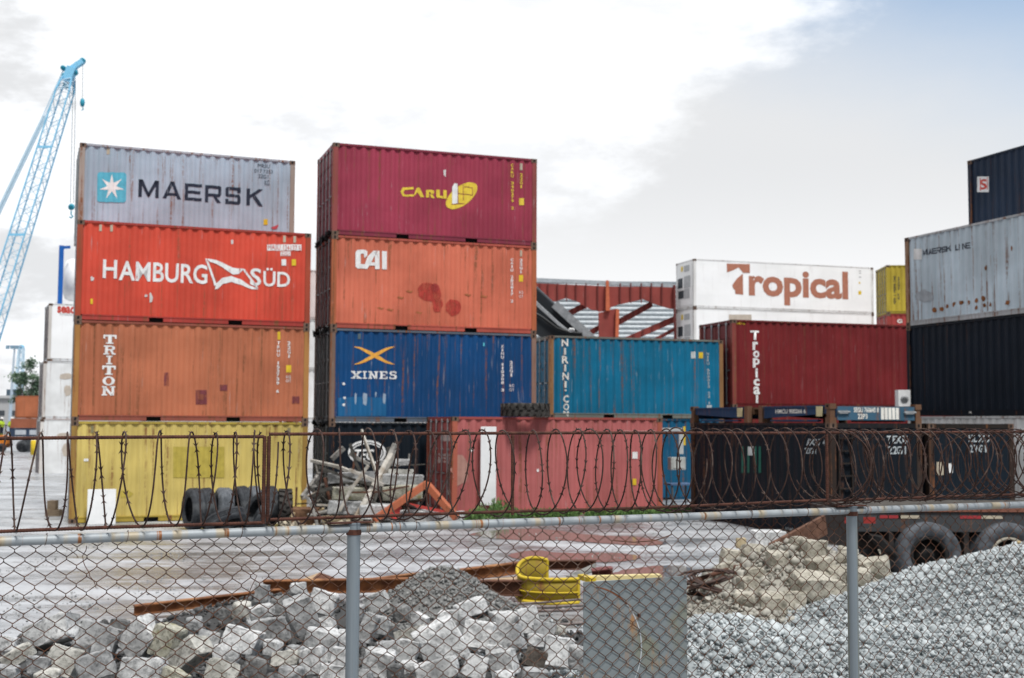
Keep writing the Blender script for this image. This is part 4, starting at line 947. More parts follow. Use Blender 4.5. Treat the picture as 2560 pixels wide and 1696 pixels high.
# beige rubble mound behind it
def hm(x, y): return smax(cone(x, y, 3.75, 16.2, 1.13, 2.0, 1.7, 1.6), cone(x, y, 4.55, 15.9, .93, 1.0, 1.2, 1.8), cone(x, y, 2.85, 15.0, .64, 1.3, 1.3, 1.6), 0) - math.log(4)/12 + .06*mnoise.noise((x*1.6, y*1.6, 5))
pts = []; sz = []
while len(pts) < 6000:
    x, y = rg.uniform(1.5, 7.0), rg.uniform(13.0, 18.2); z = hm(x, y)
    if z < .02: continue
    pts.append((x, y, z+rg.uniform(-.01, .02))); sz.append(abs(rg.normal(.03, .025))+.015 + (rg.uniform(.04,.12) if rg.random() < .05 else 0))
BEI = stone_mat('beige_rubble', (.11, .10, .085), (.44, .42, .365))
o = stones('rubble_mound', pts, sz, BEI, 2, .8, heap_base(hm, 1.0, 7.5, 12.6, 18.8, .2), tone=(.1, .9), base_tone=.5); tag(o, 'mound of beige crushed rubble left of the trailer wheels', 'rubble mound', kind='stuff')
# dark fine heap behind the pale blocks
def hd(x, y): return smax(cone(x, y, -.92, 16.1, .78, 1.15, 1.0, 1.5), cone(x, y, -.35, 15.6, .52, .95, .9, 1.3), 0) - math.log(3)/12 + .03*mnoise.noise((x*2.6, y*2.6, 8))
pts = []; sz = []
while len(pts) < 3800:
    x, y = rg.uniform(-2.3, 1.0), rg.uniform(14.2, 17.4); z = hd(x, y)
    if z < .01: continue
    pts.append((x, y, z+rg.uniform(-.008, .012))); sz.append(abs(rg.normal(.022, .018))+.012)
DKG = stone_mat('dark_grit', (.09, .09, .088), (.34, .34, .33))
o = stones('grit_heap', pts, sz, DKG, 3, .8, heap_base(hd, -2.4, 1.2, 14.0, 17.6, .12), tone=(.05, .75)); tag(o, 'small dark grey heap of fine grit behind the pale concrete blocks', 'grit heap', kind='stuff')

# the concrete rubble: every block is its own thing (photo column, row, width, height in pixels, tint, shape)
ROCKS = [
 (134,1580,140,76,'pale','slab',-12),(250,1600,112,78,'grey','block',20),(353,1600,84,100,'pale','block',35),(418,1603,76,84,'mossy','block',15),(470,1638,120,88,'beige','slab',-32),(566,1645,72,66,'pale','lump',0),(552,1680,86,56,'beige','block',10),
 (358,1674,124,62,'pale','slab',5),(239,1665,96,68,'grey','block',-18),(159,1655,88,74,'beige','block',25),(97,1664,66,48,'grey','lump',0),(44,1640,84,74,'beige','slab',-25),(119,1690,76,34,'beige','lump',0),(14,1612,50,40,'pale','lump',0),(18,1686,60,40,'grey','block',8),(300,1568,56,44,'dark','lump',0),(205,1630,50,36,'dark','lump',0),
 (671,1574,110,66,'grey','block',-4),(608,1602,96,66,'white','block',12),(756,1538,78,96,'grey','block',-24),(806,1506,72,60,'pale','block',15),(702,1516,62,52,'dark','lump',0),(654,1529,68,34,'pale','slab',-8),(608,1528,54,46,'beige','lump',0),(656,1484,40,44,'grey','block',10),(747,1474,46,36,'pale','lump',0),(560,1545,56,50,'dark','lump',0),
 (813,1572,64,60,'pale','lump',0),(801,1610,88,78,'pale','block',18),(784,1652,70,70,'pale','block',-10),(716,1648,78,42,'beige','slab',-5),(739,1629,52,32,'grey','lump',0),(682,1620,54,42,'pale','lump',0),(858,1604,42,54,'white','lump',0),(856,1652,60,60,'pale','block',14),(838,1684,86,40,'pale','slab',4),(727,1682,72,38,'grey','lump',0),(640,1672,64,56,'dark','lump',0),
 (921,1568,42,74,'grey','block',20),(944,1508,66,54,'pale','block',-15),(1003,1533,50,46,'dark','lump',0),(952,1562,52,50,'grey','lump',0),(1049,1553,44,34,'pale','block',22),(1026,1588,80,48,'beige','slab',-15),(1020,1630,56,62,'pale','block',12),(1096,1608,124,104,'white','block',-22),(972,1624,70,50,'grey','lump',0),(946,1656,82,64,'pale','block',10),(1020,1668,56,36,'pale','lump',0),(1091,1676,112,54,'pale','slab',-8),(989,1680,46,40,'dark','lump',0),
 (1176,1522,90,58,'white','slab',-16),(1162,1568,46,56,'grey','block',25),(1198,1588,84,70,'white','block',14),(1262,1558,78,56,'pale','block',8),(1321,1543,54,50,'pale','block',-20),(1270,1604,88,66,'grey','block',-14),(1358,1578,62,52,'grey','block',18),(1338,1602,48,34,'pale','lump',0),(1398,1630,78,78,'white','block',12),(1336,1648,54,54,'brown','block',24),(1258,1660,74,70,'pale','block',-12),(1188,1668,66,60,'pale','block',16),(1446,1645,54,62,'grey','lump',0),(1400,1577,36,26,'beige','lump',0),(1262,1692,60,30,'white','lump',0),(1340,1690,70,36,'grey','slab',6),(1120,1544,60,40,'pale','lump',0),(1236,1628,50,36,'pale','lump',0),(905,1690,60,34,'grey','lump',0),(440,1692,70,34,'mossy','block',10),(486,1560,50,36,'grey','lump',0),(520,1600,58,44,'grey','block',14),(892,1528,40,36,'grey','lump',0),(1310,1572,40,32,'pale','lump',0),
]
def row_of(y): return 0 if y < 1545 else 1 if y < 1598 else 2 if y < 1646 else 3
ROWN = ('back row', 'second row', 'third row', 'front row')
ORD = ['leftmost', 'second', 'third', 'fourth', 'fifth', 'sixth', 'seventh', 'eighth', 'ninth', 'tenth', 'eleventh', 'twelfth', 'thirteenth', 'fourteenth', 'fifteenth', 'sixteenth', 'seventeenth', 'eighteenth', 'nineteenth', 'twentieth', 'twenty-first', 'twenty-second', 'twenty-third', 'twenty-fourth', 'twenty-fifth']
rows = [sorted([r for r in ROCKS if row_of(r[1]) == k], key=lambda r: r[0]) for k in range(4)]
def z_of(py): return .10 + .26*max(0, min(1.05, (py-1500)/190))
rub = {}
for k, rw in enumerate(rows):
    for i, (px, py, wd, ht, tint, shp, rot) in enumerate(rw):
        z = z_of(py) + (.34 if py < 1545 and 640 < px < 820 else .12 if py < 1545 else 0)
        d = (HC-z)*F/(py-1059); p = at(px, py, d); s_ = d/F
        W_, H_ = wd*s_*.94, ht*s_*1.0
        D_ = W_*(.66 if shp != 'slab' else .55)
        if shp == 'slab': H_ = min(H_, W_*.5)
        tn = {'white':'whitish', 'pale':'pale grey', 'grey':'mid grey', 'dark':'dark grey', 'beige':'beige', 'mossy':'moss stained', 'brown':'blackish brown'}[tint]
        sh_ = {'slab':'slab', 'block':'angular block', 'lump':'rounded lump'}[shp]; big = 'large' if wd > 84 else 'small' if wd < 56 else 'middling'
        key = (px*7+py) % 997
        ob = link('concrete_block', hull_rock('concrete_block', (W_, D_, H_), key, CON[tint], .34 if shp == 'lump' else .26, .2 if shp == 'lump' else .72, 3, 4 if shp == 'lump' else 2))
        q = random.Random(key); ob.rotation_euler = (math.radians(q.uniform(-16, 8)), math.radians(rot + q.uniform(-8, 8)), math.radians(q.uniform(-28, 28))); ob.location = p
        tag(ob, '%s %s concrete %s, %s from left in the rubble\'s %s' % (big, tn, sh_, ORD[i] if i else 'first', ROWN[k]), 'rubble block', 'broken concrete blocks behind the fence')
# small broken bits filling between and under them
def hr(x, y):
    e = sstep(-6.6, -5.2, x)*(1-sstep(1.0, 2.0, x)); a = sstep(17.6, 15.2, y) if False else 1-sstep(14.6, 17.0, y)
    peak = cone(x, y, -2.9, 15.6, .42, 1.6, 1.4, 1.5)
    return e*a*(.05+.012*(14-min(14, y))) + peak*.9 - .02 + .05*mnoise.noise((x*2, y*2, 3))*e*a
pts = []; sz = []
while len(pts) < 3600:
    x, y = rg.uniform(-6.6, 1.9), rg.uniform(9.6, 17.2); z = hr(x, y)
    if z < .01 or y < 9.8: continue
    ok, px, py = in_view(x, y, z)
    if not ok: continue
    pts.append((x, y, z+rg.uniform(-.02, .02))); sz.append(abs(rg.normal(.035, .035))+.015)
FILL = stone_mat('rubble_bits', (.012, .012, .012), (.13, .13, .13))  # near-black colour paints in the shade of the gaps between the blocks
o = stones('rubble_bits', pts, sz, FILL, 6, .7, heap_base(hr, -7.0, 2.2, 9.0, 17.6, .25), tone=(.05, .9)); tag(o, 'small broken concrete bits lying between the rubble blocks', 'rubble', kind='stuff')
# beige boulders on the mound
BOUL = [(2035,1470,96,56,'block','large flat topped beige boulder left of the second fence post'),(1932,1514,60,50,'block','beige boulder at the lower left edge of the beige mound'),(1985,1506,48,42,'lump','beige lump between the two low boulders left of the second post'),(2031,1382,52,52,'block','upright beige boulder near the top of the beige mound'),(2187,1420,60,40,'block','beige boulder right of the second fence post, nearest the wheel'),
 (2054,1423,56,48,'block','beige boulder directly above the large flat topped one'),(2096,1448,50,44,'lump','beige lump right above and beside the large flat topped boulder'),(1943,1403,44,38,'lump','beige lump high on the left side of the mound'),(2147,1451,48,44,'lump','beige lump just right of the second fence post'),(2205,1393,44,34,'block','small beige block on the right shoulder of the mound'),(1812,1432,40,42,'lump','beige lump beside the rusty coils'),
 (1872,1468,46,40,'lump','beige lump in the middle of the mound\'s left slope'),(1889,1441,40,32,'lump','small beige lump above the one on the left slope'),(2104,1477,34,26,'lump','small beige lump at the foot of the second post'),(1994,1360,42,28,'lump','small beige lump on the crest of the mound'),(1880,1378,46,28,'block','grey beige chunk at the upper left by the rusty plate'),(1828,1396,44,38,'block','dirty concrete chunk left of the mound above the coils'),(1862,1502,50,36,'lump','pale beige lump low at the far left of the mound'),(2120,1392,48,34,'lump','beige lump behind the second fence post')]
for px, py, wd, ht, shp, lab in BOUL:
    # stand it where the ray meets the mound
    r_ = ray(px, py); best = None
    for i in range(400):
        d = 12.5 + i*.015; p = EYE + r_*(d/r_.y)
        if p.z < max(hm(p.x, p.y), hg(p.x, p.y), .05) + .03: best = p; break
    p = best or on_z(px, py, .12); s_ = p.y/F; key = (px*3+py) % 991
    ob = link('boulder', hull_rock('boulder', (wd*s_*1.25, wd*s_*.95, ht*s_*1.35), key, CON['sand'], .32, .25 if shp == 'lump' else .6, 3, 3)); ob.location = p
    ob.rotation_euler = (math.radians(key % 20-10), math.radians(key % 17-8), math.radians(key % 50-25)); tag(ob, lab, 'boulder', 'beige boulders on the rubble mound')

# ------------------------------------------------------------------ tyres
RUB = rough_mat('tyre_rubber', (.018, .02, .024), (.05, .055, .062), 9, .75, c3=(.085, .09, .095)); RUBB = rough_mat('dusty_rubber', (.06, .067, .077), (.155, .168, .185), 6, .75, c3=(.055, .06, .066)); RUBT = rough_mat('tractor_rubber', (.022, .020, .019), (.06, .055, .05), 8, .85)
def tyre_mb(R, W, rin, n=40, lugs=0, lug_h=.02):
    h = W/2; mb = MB()
    pr = [(rin, -h*.62), (rin+.02, -h*.72), (rin+(R-rin)*.5, -h), (R-.085, -h*.97), (R-.035, -h*.84), (R-.010, -h*.66), (R, -h*.50)]
    for g in (-.28, 0, .28): pr += [(R, h*(g-.06)), (R-.012, h*(g-.05)), (R-.012, h*(g+.05)), (R, h*(g+.06))]
    pr += [(R, h*.50), (R-.010, h*.66), (R-.035, h*.84), (R-.085, h*.97), (rin+(R-rin)*.5, h), (rin+.02, h*.72), (rin, h*.62), (rin+.012, h*.58), (rin+(R-rin)*.5, h*.86), (R-.06, h*.6), (R-.035, 0), (R-.06, -h*.6), (rin+(R-rin)*.5, -h*.86), (rin+.012, -h*.58)]
    mb.lathe(pr, (0, 0, 0), (0, 1, 0), n)
    for k in range(lugs):
        a = 2*PI*k/lugs
        for sg in (-1, 1):
            aa = a + (PI/lugs if sg > 0 else 0); vs = []
            for rr in (R-.01, R+lug_h):
                for (t_, y_) in ((-.5, .0), (.5, .0), (1.1, 1.0), (.1, 1.0)):
                    an = aa + t_*2*PI/lugs*.55; vs.append((rr*math.cos(an), sg*h*.95*y_, rr*math.sin(an)))
            mb.add(vs, [(0,1,2,3),(7,6,5,4),(0,4,5,1),(1,5,6,2),(2,6,7,3),(3,7,4,0)])
    return mb
def tyre(label, loc, rot, R=.52, W=.28, rin=.28, mat=None, lugs=0, lug_h=.02, group='scrap tyres'):
    o = tyre_mb(R, W, rin, 48, lugs, lug_h).build('tyre', mat or RUB); o.location = loc; o.rotation_euler = rot; return tag(o, label, 'tyre', group)
z9 = Zm(440, 1180, 3.3814)
def tp(x, y, d): return at(*z9(x, y), d)
TY = [((150, 290), 28.9, -56, 0, 'scrap tyre standing at the left end of the row, its dark hole towards the camera'), ((262, 288), 29.25, -64, 4, 'second standing scrap tyre from the left in the row before the yellow container'),
      ((400, 292), 29.6, -66, -3, 'pale dusty scrap tyre standing third in the row behind the fallen tyre'), ((560, 285), 29.95, -60, 5, 'scrap tyre standing fourth in the row, half behind the leaning one'), ((660, 292), 30.25, -66, 2, 'scrap tyre standing fifth in the row behind the leaning one'), ((790, 300), 30.5, -62, 0, 'scrap tyre standing behind the rebar upright at the right end of the row')]
for i, ((x, y), d, yaw_, lean, lab) in enumerate(TY):
    p = tp(x, y, d); tyre(lab, (p.x, d, .50), (math.radians(lean), 0, math.radians(yaw_)), .51 - .012*(i % 3), (.33, .32, .40, .33, .31, .32)[i], .29, RUBB if i in (2, 4) else RUB)
p = tp(690, 300, 28.7); tyre('scrap tyre leaning back to the right beside the fallen tyre', (p.x, 28.7, .44), (math.radians(-26), 0, math.radians(-52)), .50, .32, .31)
p = tp(430, 370, 28.3); tyre('scrap tyre lying tilted in front of the standing row', (p.x, 28.2, .30), (math.radians(68), math.radians(-22), math.radians(10)), .50, .30, .31)
p = tp(930, 240, 30.3); tyre('knobbly tractor tyre standing at the right end of the tyre row', (p.x, 30.2, .46), (0, 0, math.radians(-76)), .44, .34, .22, RUBT, 16, .035)
p = at(1313, 1027, 31.9); tyre('big lugged tractor tyre lying flat on the pink container', (p.x, p.y, gz+CH+.185), (PI/2, 0, 0), .63, .36, .34, RUBT, 20, .03)
p = at(2232, 999, 32.5); tyre('flat dark tyre lying on a container below the navy one, beside the white box', (p.x-.25, p.y+1.6, 3.00), (PI/2, 0, 0), .62, .22, .34, RUBB)

# white boards, small things round the containers
WB = rough_mat('white_board', (.72, .73, .73), (.80, .80, .80), 4, .6)
def board(label, px0, px1, pyb, pyt, d, lean, name='white_board', cat='board', rz=0.358):
    p0 = at(px0, pyb, d); wdt = (px1-px0)*d/F/math.cos(rz*.9); h = (pyb-pyt)*d/F
    o = bevel(MB().box((0, 0, 0), (wdt, .018, h)).build(name, WB), .004, 1); o.location = p0; o.rotation_euler = (math.radians(-lean), 0, rz); return tag(o, label, cat)
board('plain white board leaning against the yellow container', 217, 281, 1312, 1225, 30.42, 7)
board('tall narrow white board standing against the pink container', 1201, 1240, 1264, 1069, 31.25, 0, rz=.345)
p = on_z(132, 1290); t = thing('wood_block', 'small weathered wooden blocks stacked on the wet yard at the far left', 'wood block', p)
WD = rough_mat('old_wood', (.15, .11, .075), (.30, .23, .16), 9, .9, stretch=(1, 1, 6)); MB().box((-.16, -.15, 0), (.22, .15, .17)).build('lower_block', WD, t); MB().box((-.12, -.12, .17), (.10, .12, .42)).build('upper_block', WD, t)
p = at(2257, 1000, 34.0); t = thing('air_conditioner', 'white air conditioner box standing by the end of the dark red container', 'air conditioner', (p.x, p.y, 3.06))
MB().box((-.17, -.15, 0), (.17, .15, .52)).build('casing', WB, t); MB().lathe([(.0, .0), (.11, .0), (.11, .02), (0, .02)], (-.0, -.172, .27), (0, 1, 0), 20).build('fan_grille', flat('unit_grey', (.45, .46, .47)), t)
# junk at the blue container's end
p = at(1700, 1230, 34.2); tb = thing('work_table', 'small blue topped table in the gap left of the black container', 'table', (p.x, 34.4, .16), .3)
TBL = paint('table_blue', (.10, .16, .28), rust=.3, seed=7); TBL_L = flat('table_leg', (.10, .10, .10)); MB().box((-.36, -.25, .70), (.36, .25, .75)).build('table_top', TBL, tb)
for x in (-.3, .3):
    for y in (-.2, .2): MB().box((x-.02, y-.02, 0), (x+.02, y+.02, .70)).build('leg', TBL_L, tb)
p = at(1712, 1148, 34.0); t = thing('meter_box', 'pale grey box mounted in the gap between the blue and black containers', 'box', (p.x-.12, 34.6, 1.28), .3); bevel(MB().box((-.26, -.12, 0), (.2, .12, .36)).build('casing', flat('box_grey', (.42,.44,.42)), t), .01); MB().box((-.2, -.13, .05), (.14, -.12, .31)).build('door', flat('box_grey2', (.48,.50,.48)), t)
p = at(1712, 1100, 34.0); t = thing('window_frame', 'white metal frame with a yellow edge leaning by the blue container', 'frame', (p.x-.12, 34.7, 1.78), .3); FRW = flat('frame_white', (.46,.48,.48)); m = MB(); m.box((-.85, 0, .60), (.2, .03, .70)); m.build('top_bar', FRW, t); MB().box((.06, .0, -.05), (.2, .03, .60)).build('side_bar', FRW, t); MB().box((.2, -.01, .2), (.26, .03, .74)).build('edge_strip', YEL, t)

# weeds along the pink container
wp, nt, b = new_mat('weed_green'); oi = nt.n('ShaderNodeAttribute', _attribute_name='tone'); nt.l(nt.mix(oi.outputs['Fac'], (.035, .085, .02), (.14, .25, .06)), b.inputs['Base Color']); b.inputs['Roughness'].default_value = .7
rg2 = np.random.default_rng(9); V = []; Fq = []; T = []
def weed_h(px): return .16 + .72*math.exp(-((px-1235)/48)**2) + .16*math.exp(-((px-1370)/60)**2) + .10*math.exp(-((px-1560)/90)**2) + (.16 if px > 1675 else 0)
n = 0
while n < 7000:
    px = rg2.uniform(1150, 1725); base = at(px, 1290, 30.7 + (px-1150)/500*1.75 - rg2.uniform(0, .75)*(1 if px < 1660 else .2)); hh = weed_h(px)*rg2.uniform(.25, 1.15)
    if mnoise.noise((px*.025, base.y*1.5, 3)) < -.15: n += .2; continue
    b0 = np.array([base.x, base.y, yard(base.x, base.y) - .01 + rg2.uniform(0, .55)*hh]); d_ = rg2.normal(0, .45, 3); d_[2] = abs(d_[2])+.7; d_ /= np.linalg.norm(d_); L = rg2.uniform(.06, .15); sd_ = np.cross(d_, rg2.normal(0, 1, 3)); sd_ /= np.linalg.norm(sd_)+1e-6
    o = len(V); V += [b0, b0+d_*L*.5+sd_*.02, b0+d_*L, b0+d_*L*.5-sd_*.02]; Fq.append((o, o+1, o+2, o+3)); T.append(rg2.uniform(0, 1)); n += 1
me = bpy.data.meshes.new('weeds'); me.from_pydata([tuple(v) for v in V], [], Fq); a_ = me.attributes.new('tone', 'FLOAT', 'FACE'); a_.data.foreach_set('value', np.array(T, np.float32)); me.materials.append(wp); tag(link('weeds', me), 'green weeds growing along the foot of the pink container', 'weeds', kind='stuff')

# ------------------------------------------------------------------ scrap: timber, slabs, red frame
GW = rough_mat('grey_timber', (.13, .125, .115), (.36, .345, .32), 7, .9, stretch=(1.2, 1.2, 1.2), c3=(.10, .09, .08)); PW_ = rough_mat('pale_timber', (.28, .26, .225), (.54, .51, .46), 7, .85, c3=(.25, .2, .15)); DW_ = rough_mat('dark_timber', (.03, .028, .025), (.085, .08, .07), 7, .9); YW = rough_mat('yellowish_timber', (.34, .26, .15), (.52, .43, .28), 7, .85)
RSD_ = rough_mat('beam_rust_dark', (.06, .026, .018), (.14, .06, .035), 6, .85)
TIM = [((560,815),(672,1135),31.3,30.6,14,.05,PW_,'pale upright plank sticking up before the black container'), ((440,935),(355,1015),31.4,31.3,15,.06,GW,'short grey post end tilted left of the ring emblem'), ((275,1115),(150,1280),30.9,30.2,15,.08,GW,'grey beam leaning beside the yellow container\'s right edge'),
       ((210,1022),(400,1065),30.7,30.6,9,.06,PW_,'thin pale batten at the top left of the timber scrap'), ((390,1062),(645,1165),30.6,30.3,11,.06,PW_,'bent pale batten running down to the right across the scrap'), ((770,985),(525,1435),30.7,29.5,20,.14,PW_,'thick pale beam leaning across the middle of the timber scrap'),
       ((795,915),(610,1350),30.9,30.0,19,.12,GW,'thick grey beam leaning just behind the pale one'), ((150,1288),(272,1236),30.2,30.3,7,.05,PW_,'short pale stick lying by the yellow container'), ((745,930),(755,1010),31.2,31.2,12,.1,DW_,'dark stump standing behind the thick pale beam'), ((890,975),(885,1030),31.2,31.2,5,.04,GW,'small peg standing at the back of the scrap heap'),
       ((290,1425),(480,1425),29.6,29.5,12,.12,YW,'yellowish round ended post lying at the foot of the scrap'), ((80,1415),(96,1380),29.5,29.5,8,.06,YW,'short upright stub of yellowish wood by the tyres'), ((245,1050),(262,1120),30.6,30.5,5,.04,GW,'thin lath standing under the pale batten'), ((600,1300),(660,1330),30.0,29.9,12,.1,DW_,'dark wood offcut under the leaning beams'),
       ((190,1400),(330,1370),29.6,29.8,6,.1,GW,'thin board lying left of the yellowish post'), ((250,1390),(300,1350),29.9,29.8,6,.1,YW,'small tilted board among the wood chips'), ((900,1055),(1000,1050),30.9,30.9,3,.03,DW_,'thin dark rod lying on the stacked slabs')]
for a, b_, da_, db_, wpx, th_, mt, lab in TIM:
    p, q = at(*z6(*a), da_), at(*z6(*b_), db_); q.z = max(q.z, .03); p.z = max(p.z, .03)
    o = bevel(MB().bar(p, q, th_, wpx*.9*30.4/F, up=(0, -.3, 1)).build('plank', mt), .008, 1); tag(o, lab, 'plank', 'timber scrap between the stacks')
q = random.Random(77)
for i in range(52):
    a = Vector((q.uniform(-5.4, -2.5), q.uniform(29.6, 31.0), 0)); hz = 1.7*max(.15, 1-abs(a.x+3.9)/1.9)*q.uniform(.2, 1); a.z = hz; an = q.uniform(0, PI); L = q.uniform(.5, 1.5); d_ = Vector((math.cos(an), q.uniform(-.3,.3), math.sin(an)*q.choice((1,-1))*.8)).normalized()
    p0_, p1_ = a-d_*L/2, a+d_*L/2; p0_.z = max(.03, p0_.z); p1_.z = max(.03, p1_.z); mid = (p0_+p1_)/2 + Vector((q.uniform(-.06,.06), 0, q.uniform(-.08,.08))); w_ = q.uniform(.022, .07); mb_ = MB(); mb_.bar(p0_, mid, w_, w_*1.3); mb_.bar(mid, p1_, w_, w_*1.3)
    tag(mb_.build('scrap_stick', (GW, DW_, RSD_, PW_)[i % 4]), 'one of the thin bent sticks and rods tangled in the timber scrap', 'stick', 'thin sticks tangled in the timber scrap')
SLABS = [(330,650,1108,1168,30.5,.55,'stained grey concrete slab on top of the stack left of the beams','grey'),(355,600,1208,1290,30.3,.6,'mouldy concrete slab in the stack under the stained one','mossy'),(690,985,1122,1192,30.6,.5,'flat dark topped slab at the right of the timber scrap','grey'),(680,900,1018,1056,31.0,.5,'narrow grey slab at the very back of the timber scrap','grey'),(740,920,1085,1120,30.8,.5,'thin pale slab under the narrow back slab','beige'),(700,980,1200,1290,30.4,.6,'mossy concrete slab low behind the red frame','mossy'),(330,560,1300,1385,30.0,.5,'grey concrete block at the foot of the slab stack','grey'),(545,770,1330,1420,29.7,.5,'whitish block at the foot of the leaning beams','pale')]
for i, (x0, x1, y0, y1, d, dep_, lab, tint) in enumerate(SLABS):
    p0, p1 = at(*z6(x0, y1), d), at(*z6(x1, y0), d); c_ = (p0+p1)/2
    ob = link('concrete_slab', hull_rock('concrete_slab', (p1.x-p0.x, dep_, (p1.z-p0.z)*1.1), 300+i, CON[tint], .10, 1.3, 1)); ob.location = c_; ob.rotation_euler = (0, math.radians((-2, 1, 3, -1, 2, -2, 3, 0)[i]), .15); tag(ob, lab, 'concrete slab', 'concrete slabs in the timber scrap')
# dark support under the slabs
p0, p1 = at(*z6(320,1400), 31.0), at(*z6(990,1060), 31.0)
o = link('spoil_pile', hull_rock('spoil_pile', (p1.x-p0.x, .9, 1.25), 411, CON['dark'], .3, .5, 2)); o.location = ((p0.x+p1.x)/2, 31.2, .45); tag(o, 'dark earth pile that the slabs and timber lie on', 'earth pile')
pts = []; sz = []
for i in range(900):
    x = rg2.uniform(-5.6, -1.9); y = rg2.uniform(29.0, 30.9); pts.append((x, y, .02+rg2.uniform(0, .12)*(1+.8*math.sin(x*3)))); sz.append(abs(rg2.normal(.07, .06))+.03)
CHIP = stone_mat('scrap_chips', (.06, .05, .04), (.52, .45, .33)); tag(stones('scrap_chips', pts, sz, CHIP, 8, .4), 'wood chips and broken bits scattered round the timber scrap', 'chips', kind='stuff')
p = at(*z6(178, 1345), 30.0); o = link('rusty_drum', hull_rock('rusty_drum', (.68, .6, .42), 77, rough_mat('brown_rust', (.09, .045, .025), (.20, .11, .06), 8, .9), .15, .9, 2)); o.location = (p.x, 30.0, .27); tag(o, 'crushed brown rusty drum lying between tyres and timber', 'drum')
ORR = paint('red_orange_frame', (.37, .11, .055), rust=.6, seed=41, spots=.5); fr_ = thing('bent_steelwork', 'red orange steel frame bent to a peak before the pink container\'s doors', 'steel frame', (at(*z6(1010,1400), 29.6).x, 29.6, 0))
def loc_(x, y, d): return at(*z6(x, y), d) - fr_.location
MB().bar(loc_(1010,1180,29.9), loc_(645,1432,29.3), .16, .15).build('left_leg', ORR, fr_); MB().bar(loc_(1008,1185,29.9), loc_(1215,1420,29.5), .16, .15).build('right_leg', ORR, fr_); MB().bar(loc_(870,1322,29.7), loc_(1170,1385,29.6), .06, .07).build('brace', paint('red_brace', (.48,.06,.05), rust=.3, seed=42), fr_); MB().bar(loc_(800,1330,29.6), loc_(770,1420,29.5), .10, .28).build('foot_plate', paint('red_brace', (.48,.06,.05)), fr_)
o = link('concrete_slab', hull_rock('concrete_slab', (2.3, .5, .45), 350, CON['pale'], .3, .6, 2)); o.location = loc_(990, 1400, 30.2) + fr_.location; o.location.z = .2; tag(o, 'pale rubble block lying under the peak of the red frame', 'concrete slab', 'concrete slabs in the timber scrap')

# ------------------------------------------------------------------ rusty steel in the yard
RST = rough_mat('beam_rust', (.10, .038, .018), (.26, .105, .04), 6, .85, c3=(.33, .16, .07), stretch=(1, 1, 1)); RSD = rough_mat('beam_rust_dark', (.06, .026, .018), (.14, .06, .035), 6, .85)
def ibeam(label, a, b_, da_, db_, h=.2, fw=.16, mat=RST, group='rusty steel beams in the yard', roll=0):
    p, q = at(*a, da_), at(*b_, db_); L = (q-p).length; t = thing('steel_beam', label, 'steel beam', p, 0, group); d = (q-p).normalized(); u = Vector((0, 0, 1)); sidev = d.cross(u).normalized(); u = sidev.cross(d)
    M = Matrix((d, sidev, u)).transposed().to_4x4(); M.translation = p; t.matrix_world = M; t.rotation_mode = 'XYZ'
    MB().box((0, -fw/2, h/2-.014), (L, fw/2, h/2)).build('flange', mat, t); MB().box((0, -fw/2, -h/2), (L, fw/2, -h/2+.014)).build('flange', mat, t); MB().box((0, -.006, -h/2+.014), (L, .006, h/2-.014)).build('web', mat, t); return t
ibeam('long rusty beam whose left end lies out on the wet yard', (335,1526), (700,1484), 15.9, 16.9, .13, .13)
ibeam('rusty beam with a torn left end above the back row of rubble', (658,1468), (1020,1462), 17.4, 17.5, .19, .18)
ibeam('thin rusty beam end showing behind the post and the torn beam', (905,1458), (1050,1440), 18.0, 18.3, .10, .12)
ibeam('rusty channel beam slanting up to the yellow guard from the grit heap', (1128,1441), (1310,1418), 17.6, 18.2, .17, .15)
ibeam('dark rusty beam whose blunt end butts on the yellow guard', (1180,1470), (1307,1470), 16.9, 16.9, .21, .16, RSD)
ibeam('rusty beam lying behind the yellow guard, ending beside the puddle', (1300,1413), (1490,1412), 18.6, 18.5, .14, .16, RSD)
ibeam('short dark red beam just right of the yellow guard', (1480,1436), (1532,1430), 17.9, 17.9, .14, .3, rough_mat('dark_red_steel', (.10,.03,.03), (.18,.06,.055), 6, .8))
def plate(label, pts, th, mat, name='steel_plate', cat='steel plate'):
    m = MB(); n = len(pts); vs = list(pts) + [p - Vector((0, .0, th)) for p in pts]; m.add(vs, [tuple(range(n)), tuple(range(n, 2*n))[::-1]] + [(i, (i+1) % n, (i+1) % n+n, i+n) for i in range(n)]); return tag(m.build(name, mat), label, cat)
plate('bent rusty plate standing up over the torn beam', [at(742,1453,17.6), at(800,1431,18.0), at(806,1434,18.0), at(770,1456,17.5)], .02, rough_mat('pale_rust', (.30,.20,.12), (.44,.33,.22), 6, .85)); plate('dark folded flange leaning right of the bent plate', [at(800,1431,18.0), at(836,1444,17.8), at(790,1458,17.5), at(770,1456,17.5)], .02, RSD)
plate('grey steel plate tilted up behind the yellow guard', [at(1415,1440,17.8), at(1488,1408,18.4), at(1492,1424,18.3), at(1440,1444,17.7)], .02, rough_mat('grey_steel', (.12,.12,.11), (.24,.23,.21), 6, .6))
plate('flat rusty board lying between the two beams left of the yellow guard', [at(1178,1452,17.5), at(1306,1440,17.9), at(1308,1452,17.3), at(1200,1460,17.1)], .03, rough_mat('pale_rust', (.30,.20,.12), (.44,.33,.22), 6, .85))
